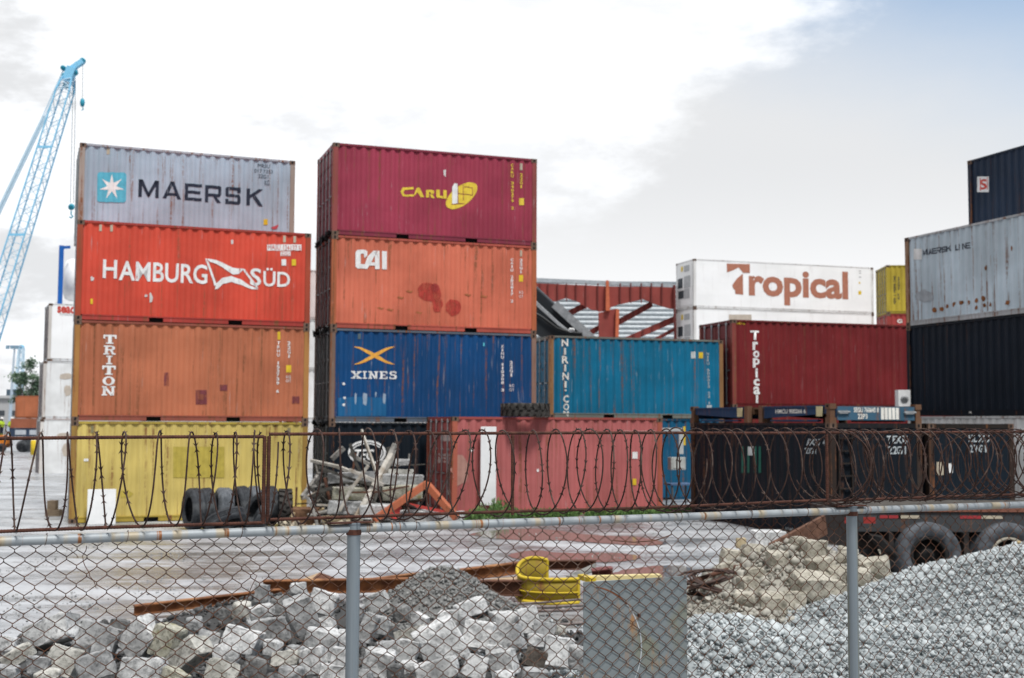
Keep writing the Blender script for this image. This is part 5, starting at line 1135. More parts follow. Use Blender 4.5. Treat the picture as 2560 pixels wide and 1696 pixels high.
# yellow guard: a bent sheet with tube rims
YG = paint('guard_yellow', (.60, .43, .03), rust=.25, seed=51, spots=.3, var=.3); gc = at(1388,1470,16.9); g = thing('yellow_guard', 'curved yellow steel guard with tube rims among the rusty beams', 'guard', (gc.x, gc.y+.18, .0), 0)
RG = .53; H0, H1 = .13, .45
def gpt(a, z, r=RG): return (r*1.0*math.cos(a), r*.80*math.sin(a), z + .21*max(0, math.cos(a-2.2))**2*(1 if z > .3 else .5))
angs = [1.75 + (5.35-1.75)*i/28 for i in range(29)]
m = MB(); vs = []
for a in angs: vs += [gpt(a, H0), gpt(a, H1), gpt(a, H1, RG-.012), gpt(a, H0, RG-.012)]
m.add(vs, [(i*4+k, (i+1)*4+k, (i+1)*4+(k+1) % 4, i*4+(k+1) % 4) for i in range(28) for k in range(4)], 0, True); m.build('sheet', paint('guard_olive', (.30, .215, .018), rust=.5, seed=52, var=.4), g)
for zz in (H0, H1): MB().tube([gpt(a, zz) for a in angs], .027, 8).build('rim_tube', YG, g)
for a in (angs[0], angs[-1]): MB().tube([gpt(a, H0), gpt(a, H1)], .024, 8).build('end_post', YG, g)
MB().tube([gpt(a, (H0+H1)/2-.02, RG+.012) for a in angs[14:]], .012, 6).build('stiffener', YG, g)
p, q = at(1458,1446,17.0), at(1650,1441,17.3); tag(MB().bar(p, q, .14, .06).build('yellow_bar', rough_mat('cream_yellow', (.55,.44,.18), (.70,.60,.34), 5, .7)), 'flat cream yellow bar lying right of the yellow guard', 'steel bar')
p, q = at(1452,1442,17.2), at(1482,1452,16.8); tag(MB().bar(p, q, .10, .07).build('yellow_bar', YG), 'short bright yellow bar joining the guard to the cream one', 'steel bar')
RODM = rough_mat('grey_rod', (.10,.08,.075), (.24,.20,.19), 9, .7)
for i, (a, b_, da_, db_, r_, lab) in enumerate((((1250,1512),(1475,1497),16.0,16.4,.016,'uppermost of the thin rods under the yellow guard'), ((1260,1520),(1478,1512),15.8,16.0,.018,'second thin rod from the top under the yellow guard'), ((1330,1528),(1480,1520),15.5,15.7,.02,'third thin rod from the top, half hidden by rubble'), ((1380,1562),(1470,1556),14.6,14.7,.018,'lowest thin rod, lying nearest the metal sheet'))):
    tag(MB().tube([at(*a, da_), (at(*a, da_)+at(*b_, db_))/2+Vector((0,0,-.01)), at(*b_, db_)], r_, 7).build('steel_rod', RODM), lab, 'steel rod', 'thin steel rods under the yellow guard')
m = MB(); q = random.Random(5)
for k in range(7):
    c_ = at(1772+q.uniform(-12,12), 1468+k*3, 15.4-.03*k); rr = .20+.02*k
    m.tube([c_ + Vector((rr*math.cos(t), .5*rr*math.sin(t), .10+.16*math.sin(t*.5+1)+.012*k-.05)) for t in [i*PI/10*1.9 for i in range(21)]], .017, 7)
tag(m.build('wire_rope', rough_mat('rope_rust', (.03,.02,.018), (.085,.05,.04), 14, .7)), 'dark rusty wire rope coiled at the left foot of the beige mound', 'wire rope')
m = MB(); p, q = at(1706,1462,15.2), at(1950,1392,16.6); m.tube([p, (p+q)/2+Vector((0,0,.03)), q], .03, 8); tag(m.build('rusty_pipe', RSD), 'thin rusty pipe slanting up over the coiled wire rope', 'pipe')
P0, P1 = at(1928,1384,18.0), at(2062,1312,19.0); tag(MB().bar(P0, P1, .06, .30).build('rusty_plate', rough_mat('plate_brown', (.075,.035,.022), (.16,.08,.05), 7, .85)), 'long dark rusty plate slanting up behind the beige mound', 'steel plate')
ob = link('white_block', hull_rock('white_block', (.5, .4, .3), 888, CON['white'], .15, 1.0, 1)); ob.location = at(1920,1350,19.8); tag(ob, 'small white block left of the long rusty plate', 'block')
ob = link('wood_stub', hull_rock('wood_stub', (.14, .14, .16), 889, YW, .2, 1.0, 1)); ob.location = at(1852,1358,17.9); tag(ob, 'tiny orange brown wood stub on the yard left of the mound', 'wood stub')

# ------------------------------------------------------------------ trailer with double wheels
TRD = rough_mat('chassis_dark', (.014,.012,.012), (.045,.036,.032), 6, .85); TYD = rough_mat('trailer_rubber', (.035,.039,.046), (.105,.115,.13), 6, .75, c3=(.03,.033,.038))
TD = 19.6; tx = at(2312, 1382, TD).x; tr = thing('flatbed_trailer', 'grey flatbed trailer with double wheels and red and white reflectors behind the gravel', 'trailer', (tx, TD, 0), 0)
FRM = paint('trailer_grey', (.055, .058, .062), rust=.35, seed=61, spots=.4); ORL = paint('trailer_orange', (.22, .09, .06), rust=.5, seed=62)
bevel(MB().box((-1.15, .0, .86), (9.5, .06, 1.18)).build('side_rail', FRM, tr), .01); MB().box((-1.15, 2.1, .86), (9.5, 2.18, 1.18)).build('side_rail', FRM, tr)
MB().box((-1.2, .01, 1.185), (9.5, 2.2, 1.245)).build('deck', rough_mat('deck_wood', (.03,.026,.022), (.08,.07,.06), 6, .9), tr); MB().box((-1.2, -.03, 1.19), (9.5, .008, 1.25)).build('edge_strip', ORL, tr)
MB().box((-1.3, -.28, .60), (-1.15, 2.18, 1.18)).build('rear_bumper', TRD, tr)
for k, (x, red) in enumerate(((-.55,1),(-.25,0),(.75,1),(1.1,0),(1.85,1),(2.3,0),(3.2,1))): MB().box((x-.17, -.008, 1.08), (x+.17, -.003, 1.13)).build('reflector', flat('dull_red', (.34,.035,.04)) if red else BEIGE, tr)
for k, x in enumerate((-1.28, -.98)): MB().box((x-.09, -.30, 1.02), (x+.10, -.285, 1.12)).build('tail_lamp', flat('lamp_red', (.30,.03,.025)), tr)
MB().box((-1.1, .3, .55), (9.0, .45, .86)).build('chassis_beam', TRD, tr); MB().box((-1.1, 1.5, .55), (9.0, 1.65, .86)).build('chassis_beam', TRD, tr)
MB().bar((-.85, -.1, .82), (-.55, -.05, .50), .5, .04).build('mud_flap', flat('mud_flap', (.03,.03,.03)), tr); MB().box((-.62, -.15, .42), (-.55, .3, .86)).build('hanger', TRD, tr)
MB().box((.60, -.1, .40), (.68, .1, .86)).build('spring_hanger', TRD, tr)
HUB = rough_mat('wheel_black', (.008,.008,.008), (.02,.02,.02), 8, .8); CRM = rough_mat('cream_rim', (.34,.31,.24), (.50,.46,.38), 8, .7)
for wi, wx in enumerate((0, 1.28)):
    for yy, outer in ((-.12, 1), (.24, 0), (1.66, 0), (2.0, 1)):
        t = tyre_mb(.525, .29, .30, 48).build('wheel', TYD, tr); t.location = (wx, yy, .51)
        if yy < .2:
            MB().lathe([(.30, -.09), (.305, .10), (.27, .10), (.255, -.02), (.255, -.09)], (0,0,0), (0,1,0), 32).build('rim', HUB if wi == 0 else CRM, t); MB().lathe([(.0,-.02),(.09,-.05),(.11,.02),(.255,.06),(.255,.08),(0,.08)], (0,0,0), (0,1,0), 24).build('hub', HUB, t)
    MB().tube([(wx, -.1, .51), (wx, 2.0, .51)], .07, 10).build('axle', TRD, tr)

# ------------------------------------------------------------------ white containers far behind the left stack
lx, ly, la = -23.34, 59.6, .45
LWM = paint('left_white', (.76,.76,.75), rust=.25, seed=71, spots=.2, dirt=.15)
pos_ = Vector((lx, ly, 0))
WL = ['white container at the foot of the far left stack, patched with beige', 'white container second from the ground in the far left stack, patched with beige', 'white refrigerated container with small red lettering in the far left stack']
for k in range(3):
    b = Box(WL[k], (lx + (.0, .05, .2)[k], ly + (0, .02, .1)[k], -.22+2.896*k), la, (.76,.76,.75), L=12.192, H=2.896, mat=LWM if k < 2 else REEF, seed=71+k, post=(.62,.58,.54), rail=(.6,.6,.6), flatwall=True, rust=.3, doorcol=(.20, .045, .035), name='refrigerated_container', group='white refrigerated containers')
    zf = Zm(0, 800, 3.484)
    if k == 2: b.text('seaco', (143, 783), (201, 768), REDL, 'lettering', bold=.04); b.text('FINANCE', (150, 789), (190, 785), flat('grey_mark', (.3,.3,.3)), 'lettering')
    if k < 2:
        for (a, c_) in (((517,465),(625,522)), ((560,568),(625,668))) if k == 1 else (((488,985),(620,1040)), ((535,1075),(620,1190))):
            b.shapes([blob(*[(u_+v_)/2 for u_, v_ in zip(zf(*a), zf(*c_))], (c_[0]-a[0])/2/3.484, (c_[1]-a[1])/2/3.484, 12, .15, a[0])], flat('beige_patch', (.50,.43,.36)), 'faded_patch')
ex_, ey_ = math.cos(la), math.sin(la)
for k in range(4):
    Box(('white container at the foot of the stack seen through the gap between the colourful stacks', 'white container second in the stack seen through the gap', 'white container third in the stack seen through the gap', 'pinkish white container on top of the stack seen through the gap')[k], (lx+ex_*12.9, ly+ey_*12.9, -.05+2.75*k), la, (.72,.70,.68) if k < 3 else (.66,.55,.52), L=12.192, H=2.75, seed=75+k, rust=.15, simple=True, spots=.1, group='white refrigerated containers')
# tank container on top
tk = thing('tank_container', 'white tank container with a blue end frame on top of the far left stack', 'container', (lx+.55, ly+.3, -.22+2.896*3), la)
BLF = paint('frame_blue', (.01,.12,.45), rust=.1, seed=81); TW = paint('tank_white', (.78,.78,.78), rust=.06, seed=82, spots=.05, dirt=.05)
for x in (0, 5.9):
    for y in ((0,) if x == 0 else (0, 2.28)): MB().box((x, y, 0), (x+.22, y+.16, 2.95)).build('corner_post', BLF, tk)
    if x: MB().box((x+.02, .16, 2.8), (x+.14, 2.28, 2.94)).build('end_rail', BLF, tk)
    MB().box((x+.02, .16, .02), (x+.14, 2.28, .2)).build('end_rail', TW, tk)
MB().box((.22, .02, .02), (5.9, .14, .16)).build('bottom_rail', TW, tk); MB().bar((.22, .05, 2.86), (.52, .05, 2.90), .1, .14).build('corner_bracket', BLF, tk)
m = MB(); m.lathe([(0,.28),(.55,.30),(.98,.45),(1.10,.70),(1.10,5.35),(.98,5.6),(.55,5.75),(0,5.77)], (0, 1.19, 1.36), (1,0,0), 40, closed=False); m.build('tank', TW, tk)
m = MB(); m.box((.9, .02, 2.05), (1.75, .05, 2.65)); m.build('sign_plate', flat('plate_grey', (.42,.42,.42)), tk); m = MB(); m.box((1.95, .02, 2.05), (3.0, .05, 2.65)); m.build('sign_plate', flat('plate_grey', (.42,.42,.42)), tk)
for t_, a_ in (('A', (1.35, 1.15, 2.0, 1.65)), ('P', (1.4, .75, 1.75, 1.05))):
    bm = text_bm(t_, a_, shear=.2)
    for v in bm.verts:
        yy = 1.19 - math.sqrt(max(.01, 1.112**2 - (v.co.y-1.36)**2)); v.co = Vector((v.co.x, yy, v.co.y))
    me = bpy.data.meshes.new('lettering'); bm.to_mesh(me); bm.free(); me.materials.append(BLF); link('lettering', me, tk)

# ------------------------------------------------------------------ cranes, mast, far yard on the left
CB = flat('crane_blue', (.24,.58,.82), .5, .1); CBD = flat('crane_teal', (.03,.30,.42), .5, .1); CBL = flat('crane_pale', (.56,.72,.83), .5, .1); ROPE = flat('crane_rope', (.16,.20,.22), .6)
def lattice(mb, a, b_, w0, w1, n, r, side=Vector((1,0,0)), lace=.5):
    a, b_ = Vector(a), Vector(b_); ax = (b_-a).normalized(); s1 = (side - ax*side.dot(ax)).normalized(); s2 = ax.cross(s1)
    cor = lambda t, i: a + (b_-a)*t + (s1*((-1,1,1,-1)[i]) + s2*((-1,-1,1,1)[i]))*(w0+(w1-w0)*t)/2
    for i in range(4): mb.tube([cor(0, i), cor(1, i)], r, 6)
    for k in range(n):
        for i in range(4):
            t0, t1 = k/n, (k+1)/n; j = (i+1) % 4
            mb.tube([cor(t0, i if k % 2 == 0 else j), cor(t1, j if k % 2 == 0 else i)], r*lace, 5, 1)
            mb.tube([cor(t0, i), cor(t0, j)], r*lace*.6, 5, 1)
CD = 118.0
cr = thing('crawler_crane', 'tall light blue lattice boom crane behind the left stack', 'crane', (at(-116, 1100, CD).x, CD, 0))
def cl(px, py, dd=0): return at(px, py, CD+dd) - cr.location
m = MB(); lattice(m, cl(-106, 1085), cl(-60, 940), .9, 1.7, 5, .085); lattice(m, cl(-60, 940), cl(163, 228), 1.7, 1.3, 26, .085); lattice(m, cl(163, 228), cl(172, 196), 1.3, .9, 3, .10); m.build('boom', [CB, CBL], cr)
for px, py in ((118, 372), (50, 590), (-12, 790)):
    c_ = cl(px, py); MB().box((c_.x-.72, c_.y-.80, c_.z-.12), (c_.x+.72, c_.y-.72, c_.z+.12)).build('joint_plate', CB, cr)
m = MB(); m.bar(cl(167, 205), cl(182, 170), .9, .8, up=(0,-1,0)); m.build('boom_head', CB, cr)
m = MB(); m.bar(cl(180, 172), cl(208, 153), .5, .5); m.tube([cl(176, 176), cl(190, 158), cl(207, 152)], .16, 6); m.build('jib', CB, cr)
for px, py in ((159, 171), (166, 214), (188, 182), (207, 152), (162, 190)): MB().lathe([(0,-.2),(.26,-.2),(.26,.2),(0,.2)], cl(px, py), (0,1,0), 16).build('sheave', CBD, cr)
m = MB(); m.tube([cl(157, 178), cl(108, 288)], .06, 5); m.tube([cl(160, 182), cl(113, 290)], .06, 5); m.tube([cl(110, 289), cl(-60, 640)], .16, 6); m.tube([cl(115, 292), cl(-50, 636)], .10, 6); m.build('pendant_line', CBL, cr)
m = MB(); m.tube([cl(183, 196), cl(176, 508)], .035, 4); m.tube([cl(189, 196), cl(184, 508)], .035, 4); m.tube([cl(207, 160), cl(206, 255)], .03, 4); m.build('hoist_rope', ROPE, cr)
m = MB(); c_ = cl(178.5, 518); m.lathe([(0,-.16),(.28,-.15),(.34,0),(.28,.15),(0,.16)], c_, (0,1,0), 16); m.tube([c_+Vector((0,0,-.4)), c_+Vector((0,0,-.75)), c_+Vector((.18,0,-.95)), c_+Vector((0,0,-1.12)), c_+Vector((-.16,0,-.98))], .08, 6); m.build('hook_block', CBD, cr)
m = MB(); c_ = cl(206, 257); m.lathe([(0,-.45),(.18,-.35),(.24,0),(.18,.35),(0,.45)], c_, (0,0,1), 12); m.tube([c_+Vector((0,0,-.4)), c_+Vector((.12,0,-.65)), c_+Vector((-.05,0,-.8))], .06, 6); m.build('hook_ball', CBD, cr)
m = MB(); m.box((-3.5,-1.6,1.1),(1.2,1.6,3.0)); m.box((-.2,-1.7,1.3),(1.3,-.3,3.2)); m.build('cab', CB, cr); m = MB()
for y in (-2.2, 1.4): m.box((-3.2,y,0),(2.8,y+.8,1.0))
m.build('crawler_track', flat('track_dark', (.03,.03,.03)), cr)
d = 210; mp = at(22, 1090, d); mt = thing('floodlight_mast', 'thin pale floodlight mast at the far left edge', 'light mast', (mp.x, d, 0)); H_ = at(22, 866, d).z
GM = flat('mast_grey', (.42,.50,.58), .5); MB().tube([(0,0,0),(0.5,0,H_)], [.35,.16], 8).build('pole', GM, mt); MB().box((-.9,-.2,H_-.1),(1.7,.2,H_+.15)).build('cross_arm', GM, mt)
for x in (-.9, -.1, .7): MB().box((x,-.4,H_-.5),(x+.55,-.1,H_+.1)).build('floodlight', flat('lamp_blue', (.20,.32,.42)), mt)
d = 260; mp = at(44, 1090, d); t = thing('distant_crane', 'distant pale blue lattice crane boom left of the far tree', 'crane', (mp.x, d, 0)); m = MB(); lattice(m, (-.3,0,3), (.2,0,at(44,870,d).z), 1.7, .9, 18, .16); m.build('boom', [CBL, CBL], t); MB().lathe([(0,-.4),(.5,-.4),(.5,.4),(0,.4)], (.2,0,at(44,868,d).z), (0,1,0), 12).build('boom_tip', CB, t); MB().box((-2.2,-2,0),(2.2,2,3.2)).build('cab', CB, t); MB().box((-1.8,-2.2,at(40,985,d).z-1.0),(1.3,-2.0,at(40,985,d).z+.9)).build('winch_house', flat('winch_dark', (.08,.12,.16)), t)
# far tree
LEAF, nt, b = new_mat('far_leaves'); a_ = nt.n('ShaderNodeAttribute', _attribute_name='tone'); nt.l(nt.mix(a_.outputs['Fac'], (.03,.065,.035), (.12,.19,.11)), b.inputs['Base Color'])
d = 150; mp = at(74, 1000, d); t = thing('far_tree', 'loose green tree rising above the far orange container', 'tree', (mp.x, d, 0)); BARK = flat('bark', (.08,.06,.05))
m = MB(); m.tube([(0,0,0),(.1,0,3),(0,.2,6)], [.3,.22,.1], 7); q = random.Random(2); limbs = []
for k in range(9):
    an = q.uniform(0,6.3); e = Vector((math.cos(an)*q.uniform(.6,1.8), math.sin(an)*1.2, q.uniform(5.0,9.6))); m.tube([(0,0,q.uniform(2.5,4.5)), e*.6+Vector((0,0,1.2)), e], [.12,.07,.03], 5); limbs.append(e)
limbs += [Vector((-1.3,0,6.2)), Vector((-.6,0,5.4)), Vector((.3,0,6.0)), Vector((1.2,0,7.6)), Vector((.1,0,9.9)), Vector((-.2,0,9.3)), Vector((1.5,0,6.1)), Vector((-1.6,0,5.2))]
m.build('trunk', BARK, t); V = []; Fq = []; T = []
for e in limbs:
    rr = q.uniform(.45,.85); tn = q.uniform(.1,.9)
    for _ in range(130):
        c_ = e + Vector((q.gauss(0,rr*.6), q.gauss(0,rr*.6), q.gauss(0,rr*.42))); u_ = Vector((q.gauss(0,1),q.gauss(0,1),q.gauss(0,1))).normalized()*.17; v_ = u_.orthogonal().normalized()*.11; o = len(V); V += [c_-u_, c_+v_, c_+u_, c_-v_]; Fq.append((o,o+1,o+2,o+3)); T.append(max(0,min(1,tn+q.uniform(-.25,.25))))
me = bpy.data.meshes.new('crown'); me.from_pydata([tuple(v) for v in V], [], Fq); a_ = me.attributes.new('tone','FLOAT','FACE'); a_.data.foreach_set('value', np.array(T,np.float32)); me.materials.append(LEAF); link('crown', me, t)
# far low building
d = 230; p = at(-60, 1100, d); t = thing('far_warehouse', 'long pale grey warehouse on the far left skyline', 'building', (p.x-30, d, 0)); GW2 = flat('warehouse_grey', (.42,.42,.42), .8); htop = at(20, 996, d).z
MB().box((0,0,0),(46,20,htop)).build('wall', GW2, t); MB().box((-.5,-.5,htop),(46.5,20.5,htop+.5)).build('roof', flat('warehouse_roof', (.50,.50,.50)), t)
for k in range(9): MB().box((1.5+k*5,-.06,htop*.52),(5.3+k*5,.02,htop*.66)).build('window', flat('dark_pane', (.06,.07,.08)), t)
for k in (2, 6, 8): MB().box((2+k*5,-.07,0),(5+k*5,.02,3.4)).build('roller_door', flat('door_grey', (.16,.17,.18)), t)
# far orange container on a trailer
d = 100; p = at(37, 1045, d); z0 = at(37, 1046, d).z
Box('far orange container on a trailer left of the white stack', (p.x, d, z0), .02, (.40,.13,.06), H=at(37,993,d).z-z0+.12, seed=91, rust=.2, simple=True, flatwall=True)
t = thing('far_trailer', 'far flatbed trailer under the orange container with a rust red side and blue ends', 'trailer', (p.x-.3, d, 0)); zt = z0-.02
MB().box((0,-.1,zt-.78),(7.2,2.4,zt)).build('side_panel', paint('far_rust', (.30,.10,.055), rust=.5, seed=92), t); MB().box((0,-.05,zt-1.5),(7.2,2.4,zt-.8)).build('chassis', flat('chassis_blue', (.03,.05,.09)), t)
for x in (.4,1.6,4.8): MB().box((x,-.1,zt-1.35),(x+.9,-.06,zt-.95)).build('side_marker', flat('marker_white', (.45,.48,.52)), t)
for x in (1, 2.3, 5.6): MB().lathe([(0,-.15),(.5,-.15),(.5,.15),(0,.15)], (x,.1,.5), (0,1,0), 20).build('wheel', RUB, t)
# forklift and workers
d = 101; p = at(2, 1134, d); t = thing('forklift', 'orange forklift at the left edge of the far yard', 'forklift', (p.x-1.4, d, 0)); FO = flat('forklift_orange', (.65,.20,.02), .5)
m = MB(); m.prism([(-.6,.35),(1.65,.35),(1.85,.7),(1.8,1.25),(1.2,1.4),(.4,1.3),(-.6,1.2)], lambda a, b_, dd: (a, dd, b_), 0, 1.2); m.build('body', FO, t)
for x in (-.2, 1.45): MB().lathe([(0,-.14),(.2,-.17),(.36,-.14),(.36,.14),(0,.14)], (x,.02,.36), (0,1,0), 20).build('wheel', RUB, t)
for y in (.15, 1.0): MB().box((-.85,y,.1),(-.72,y+.1,3.2)).build('mast', flat('mast_dark', (.03,.03,.03)), t)
m = MB()
for x, y in ((-.4,.1),(-.4,1.1),(1.2,.1),(1.2,1.1)): m.tube([(x,y,1.2),(x+.1,y,2.2)], .04, 5)
m.box((-.4,.05,2.2),(1.4,1.15,2.27)); m.build('overhead_guard', flat('mast_dark', (.03,.03,.03)), t)
pf = thing('work_platform', 'low grey loading platform the far worker stands on', 'platform', (at(28,1130,102).x-.2, 101.6, 0)); MB().box((-2.2,0,1.02),(1.4,1.8,1.12)).build('deck', flat('platform_grey', (.14,.14,.14)), pf)
for x in (-2.1, 1.2): MB().box((x,.1,0),(x+.12,1.7,1.02)).build('support', flat('platform_grey', (.14,.14,.14)), pf)
SKIN = flat('skin', (.36,.22,.15)); HV = flat('hi_vis', (.45,.62,.04), .7); TR = flat('dark_trousers', (.02,.035,.07), .8); HELM = flat('white_helmet', (.78,.78,.76), .4); STRIPE = flat('hi_vis_stripe', (.52,.70,.12))
def person(label, loc, rz, helmet=True):
    me = bpy.data.meshes.new('person'); J = [((0,0,.92),.15),((0,0,1.15),.15),((0,0,1.38),.17),((0,0,1.50),.07),((0,-.01,1.60),.095),((0,-.01,1.72),.09), ((.19,0,1.40),.075),((.27,.02,1.12),.055),((.22,-.18,.96),.045),((-.19,0,1.40),.075),((-.27,.02,1.12),.055),((-.20,-.2,1.0),.045), ((.10,0,.86),.10),((.12,-.02,.48),.075),((.13,.02,.09),.055),((.14,-.14,.04),.05),((-.10,0,.86),.10),((-.12,-.02,.48),.075),((-.13,.02,.09),.055),((-.14,-.14,.04),.05)]
    E_ = [(0,1),(1,2),(2,3),(3,4),(4,5),(2,6),(6,7),(7,8),(2,9),(9,10),(10,11),(0,12),(12,13),(13,14),(14,15),(0,16),(16,17),(17,18),(18,19)]
    me.from_pydata([j[0] for j in J], E_, []); o = link('person', me); sk = o.modifiers.new('skin', 'SKIN'); sv = me.skin_vertices[0].data
    for i, j in enumerate(J): sv[i].radius = (j[1], j[1])
    sv[0].use_root = True; o.modifiers.new('sub', 'SUBSURF').levels = 1; me.materials.append(TR); o.location = loc; o.rotation_euler = (0,0,rz); tag(o, label, 'person', 'workers in the far yard')
    MB().lathe([(.17,.90),(.21,1.1),(.225,1.35),(.12,1.47),(.10,1.46),(.20,1.33),(.19,1.1),(.16,.90)], (0,0,0), (0,0,1), 18).build('hi_vis_vest', HV, o)
    for s_ in (1, -1): MB().tube([(s_*.17,0,1.42),(s_*.27,.02,1.12),(s_*.21,-.16,.98)], [.095,.075,.06], 8).build('sleeve', HV, o); MB().lathe([(.085,.30),(.088,.38),(.08,.38),(.078,.30)], (s_*.125,-.01,0), (0,0,1), 12).build('reflective_band', STRIPE, o)
    MB().lathe([(0,1.56),(.10,1.57),(.105,1.66),(.09,1.74),(0,1.76)], (0,-.02,0), (0,0,1), 14, closed=False).build('face', SKIN, o)
    MB().lathe([(.0,1.80),(.08,1.785),(.118,1.73),(.125,1.68),(.16,1.67),(.16,1.66),(.11,1.66)], (0,-.01,0), (0,0,1), 16, closed=False).build('helmet', HELM, o)
p = at(28.5, 1100, 102.2); person('worker in a white helmet and yellow green vest on the far platform', (p.x, 102.2, 1.12), .4); p = at(3, 1100, 102.6); person('worker in a yellow green vest half cut off by the left edge', (p.x, 102.6, .9+.22), -.5)
d = 88; p = at(83, 1140, d); t = thing('yellow_bollard', 'yellow bollard on a grey foot left of the far white stack', 'bollard', (p.x, d, 0)); MB().lathe([(0,.0),(.19,.0),(.19,1.12),(.15,1.2),(0,1.22)], (0,0,0), (0,0,1), 16, closed=False).build('post', YEL, t); MB().box((-.25,-.25,0),(.25,.25,.12)).build('foot', GW2, t)

# ------------------------------------------------------------------ open red steel shed behind
SD = 72.0
RS1 = paint('shed_red', (.27,.055,.045), rust=.15, seed=101, spots=.2, dirt=.35); RS2 = flat('shed_orange', (.52,.13,.06), .6)
sh0 = at(1343, 840, SD); t = thing('red_steel_shed', 'open red steel shed frame with a pale ribbed roof behind the teal container', 'building', (0, SD, 0))
zr = Zm(1330, 680, 6.069)
def sp(x, y, dd=0): return at(*zr(x, y), SD+dd) - t.location
def slabpoly(pts, dd, th, mat, name): 
    m = MB(); a = [sp(x, y, dd) for x, y in pts]; n = len(a); m.add([p for p in a]+[p+Vector((0,th,0)) for p in a], [tuple(range(n))[::-1], tuple(range(n,2*n))]+[(i,(i+1)%n,(i+1)%n+n,i+n) for i in range(n)]); return m.build(name, mat, t)
slabpoly([(-700,60),(2175,183),(2175,238),(-700,120)], 0, .35, rough_mat('shed_gutter', (.30,.33,.35), (.44,.47,.50), 5, .5), 'gutter')
# front girder: deep plate with two openings cut in, made of convex pieces
girder = [[(-700,120),(80,172),(80,420),(-700,330)], [(80,172),(370,186),(370,450),(80,420)], [(370,186),(730,200),(730,470),(590,420),(520,400),(440,420),(370,450)], [(730,200),(1180,222),(1180,580),(1010,610),(1000,590),(900,575),(800,520),(730,490)], [(1180,222),(1500,226),(1500,460),(1300,500),(1200,540),(1180,560)], [(1500,226),(1830,228),(1830,470),(1680,415),(1500,460)], [(1830,228),(2165,238),(2165,560),(2090,560),(1830,480)]]
for p_ in girder: slabpoly(p_, .0, .08, RS1, 'girder_plate')
for x in (120,245,390,525,670,820,1000,1340,1500,1660,1815,1975): slabpoly([(x-8,172),(x+8,172),(x+8,440 if x < 700 else 560 if x < 1100 else 470),(x-8,440 if x < 700 else 560 if x < 1100 else 470)], -.14, .13, flat('shed_dark_red', (.15,.03,.026)), 'stiffener')
slabpoly([(1125,130),(1165,130),(1185,590),(1120,590)], -.35, .3, RS2, 'column'); slabpoly([(1275,560),(1325,575),(1315,990),(1265,990)], -.35, .3, RS2, 'column'); slabpoly([(1010,620),(1275,560),(1270,1300),(1020,1300)], -.1, .25, RS1, 'column'); slabpoly([(2150,200),(2180,200),(2200,1400),(2170,1400)], -.3, .3, flat('shed_dark_red', (.15,.03,.026)), 'column')
for x0, y0, x1, y1, wd in ((300,760,820,500,95),(560,1120,1010,850,90),(1320,760,1830,480,100),(1330,1080,2180,710,100),(-600,900,90,560,90),(1700,1120,2200,850,60)):
    slabpoly([(x0,y0-wd/2),(x1,y1-wd/2),(x1,y1+wd/2),(x0,y0+wd/2)], .6, .25, RS1, 'rafter')
    m = MB()
    for k in range(6):
        f_ = (k+.5)/6; x, y = x0+(x1-x0)*f_, y0+(y1-y0)*f_; a = sp(x, y-wd/2, .55); b_ = sp(x, y+wd/2, .55); m.bar(a, b_, .12, .08, up=(0,1,0))
    m.build('rafter_web', flat('shed_dark_red', (.15,.03,.026)), t)
# pale ribbed roof slope of the far bay, facing this way
m = MB(); rows_ = 34; zlo, zhi = at(1500, 1100, SD+6).z, at(1500, 700, SD+6).z; xl, xr = at(1180, 800, SD+6).x, at(1700, 800, SD+6).x; vs = []
for i in range(rows_*4+1):
    ph_ = i % 4; z = zlo + (zhi-zlo)*i/(rows_*4); off_ = (0, 0, .20, .20)[ph_]
    vs += [(xl, 5.2+1.6*(i/(rows_*4)) + off_, z), (xr, 5.2+1.6*(i/(rows_*4)) + off_, z)]
m.add(vs, [(2*i, 2*i+1, 2*i+3, 2*i+2) for i in range(rows_*4)]); m.build('ribbed_roof', rough_mat('shed_sheet', (.50,.55,.58), (.70,.74,.76), 4, .6), t)
MB().box((xl, 5, 0), (xr, 14, zlo-.2)).build('lower_wall', RS1, t)
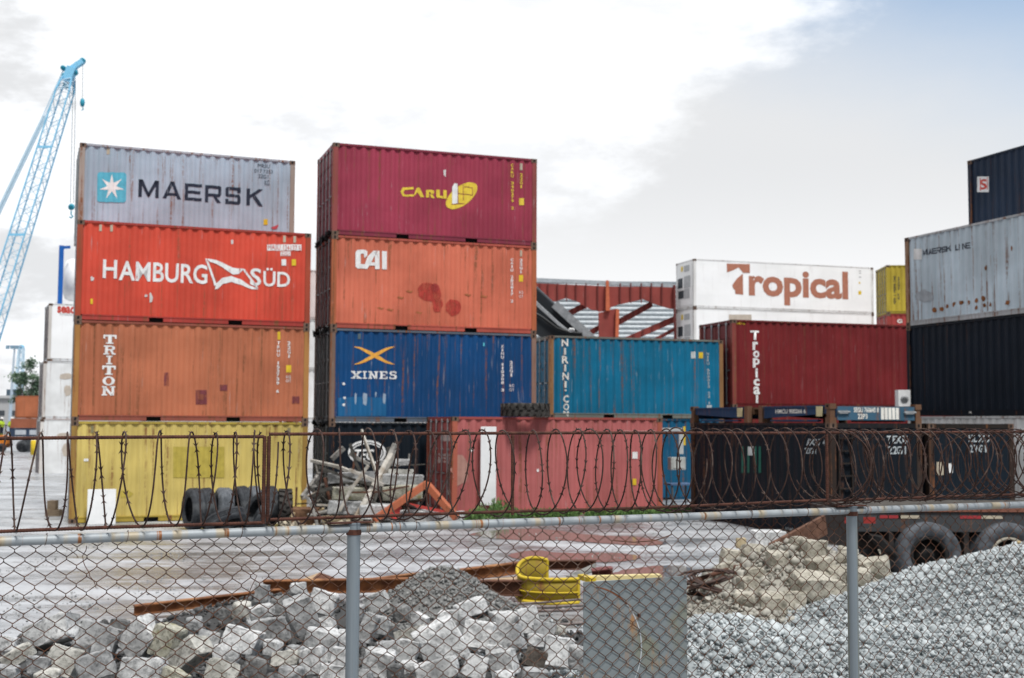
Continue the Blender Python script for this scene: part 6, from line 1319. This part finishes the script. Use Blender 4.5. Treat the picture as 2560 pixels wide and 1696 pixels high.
# reach stacker boom poking up between the stacks
RD = 50.0; t = thing('reach_stacker', 'black telescopic reach stacker boom between the middle stack and the teal container', 'reach stacker', (at(1500, 900, RD).x, RD, 0)); BKB = paint('boom_black', (.014,.018,.022), rust=.08, seed=111, spots=.2)
BKB.node_tree.nodes['Principled BSDF'].inputs['Specular IOR Level'].default_value = .4
def rp(x, y, dd=0): return at(*zr(x, y), RD+dd) - t.location
m = MB(); m.bar(rp(-700,-183,.5), rp(1150,1532,.5), 1.1, 1.25, up=(0,-.1,1)); bevel(m.build('boom', BKB, t), .06, 2)
m = MB(); m.bar(rp(340,490,-.35), rp(1250,1330,-.35), .16, .34, up=(0,0,1)); m.build('edge_beam', rough_mat('boom_grey', (.20,.21,.22), (.32,.33,.34), 6, .5), t)
m = MB()
for k in range(3): m.tube([rp(-200,180+k*28,-.3), rp(90,480+k*24,-.3), rp(400,770+k*18,-.3), rp(560,900+k*6,-.3)], .035, 6)
m.build('hydraulic_pipe', rough_mat('galvanised', (.26,.27,.28), (.42,.43,.44), 7, .5), t)
m = MB(); m.tube([rp(-300,420,-.3), rp(150,690,-.5), rp(380,860,-.5), rp(560,920,-.5), rp(760,940,-.4)], .07, 7); m.build('hose', flat('black_plastic', (.01,.011,.012)), t)
m = MB(); m.bar(rp(-400,480,.2), rp(560,1120,.2), .5, .7, up=(0,0,1)); m.build('lift_cylinder', BKB, t)
for x, y in ((585,885),(615,885)): MB().lathe([(0,-.05),(.09,-.05),(.09,.05),(0,.05)], rp(x, y, -.75), (0,1,0), 12).build('work_lamp', WHITE, t)
m = MB(); m.box((-.5,-1.4,.9),(5.5,1.6,2.6)); m.box((2.5,-1.2,2.6),(5.5,1.4,3.4)); bevel(m.build('chassis', BKB, t), .08)
for x in (.6, 4.6):
    for y in (-1.3, 1.5): MB().lathe([(.3,-.3),(.8,-.3),(.8,.3),(.3,.3)], (x,y,.8), (0,1,0), 28).build('wheel', RUB, t)

# ------------------------------------------------------------------ grit and litter on the yard
pts = []; sz = []
rgy = np.random.default_rng(31)
while len(pts) < 5200:
    x, y = rgy.uniform(-9, 8), 12.5 + 20*rgy.random()**1.4
    if mnoise.noise((x*.35, y*.35, 6)) < -.05: continue
    if abs(x) > y*.45: continue
    pts.append((x, y, yard(x, y)+.006)); sz.append(.012 + abs(rgy.normal(0, .022)))
tag(stones('yard_grit', pts, sz, stone_mat('yard_grit_stone', (.06, .06, .06), (.40, .40, .39)), 12, .55), 'loose grit and small stones scattered over the wet yard', 'grit', kind='stuff')
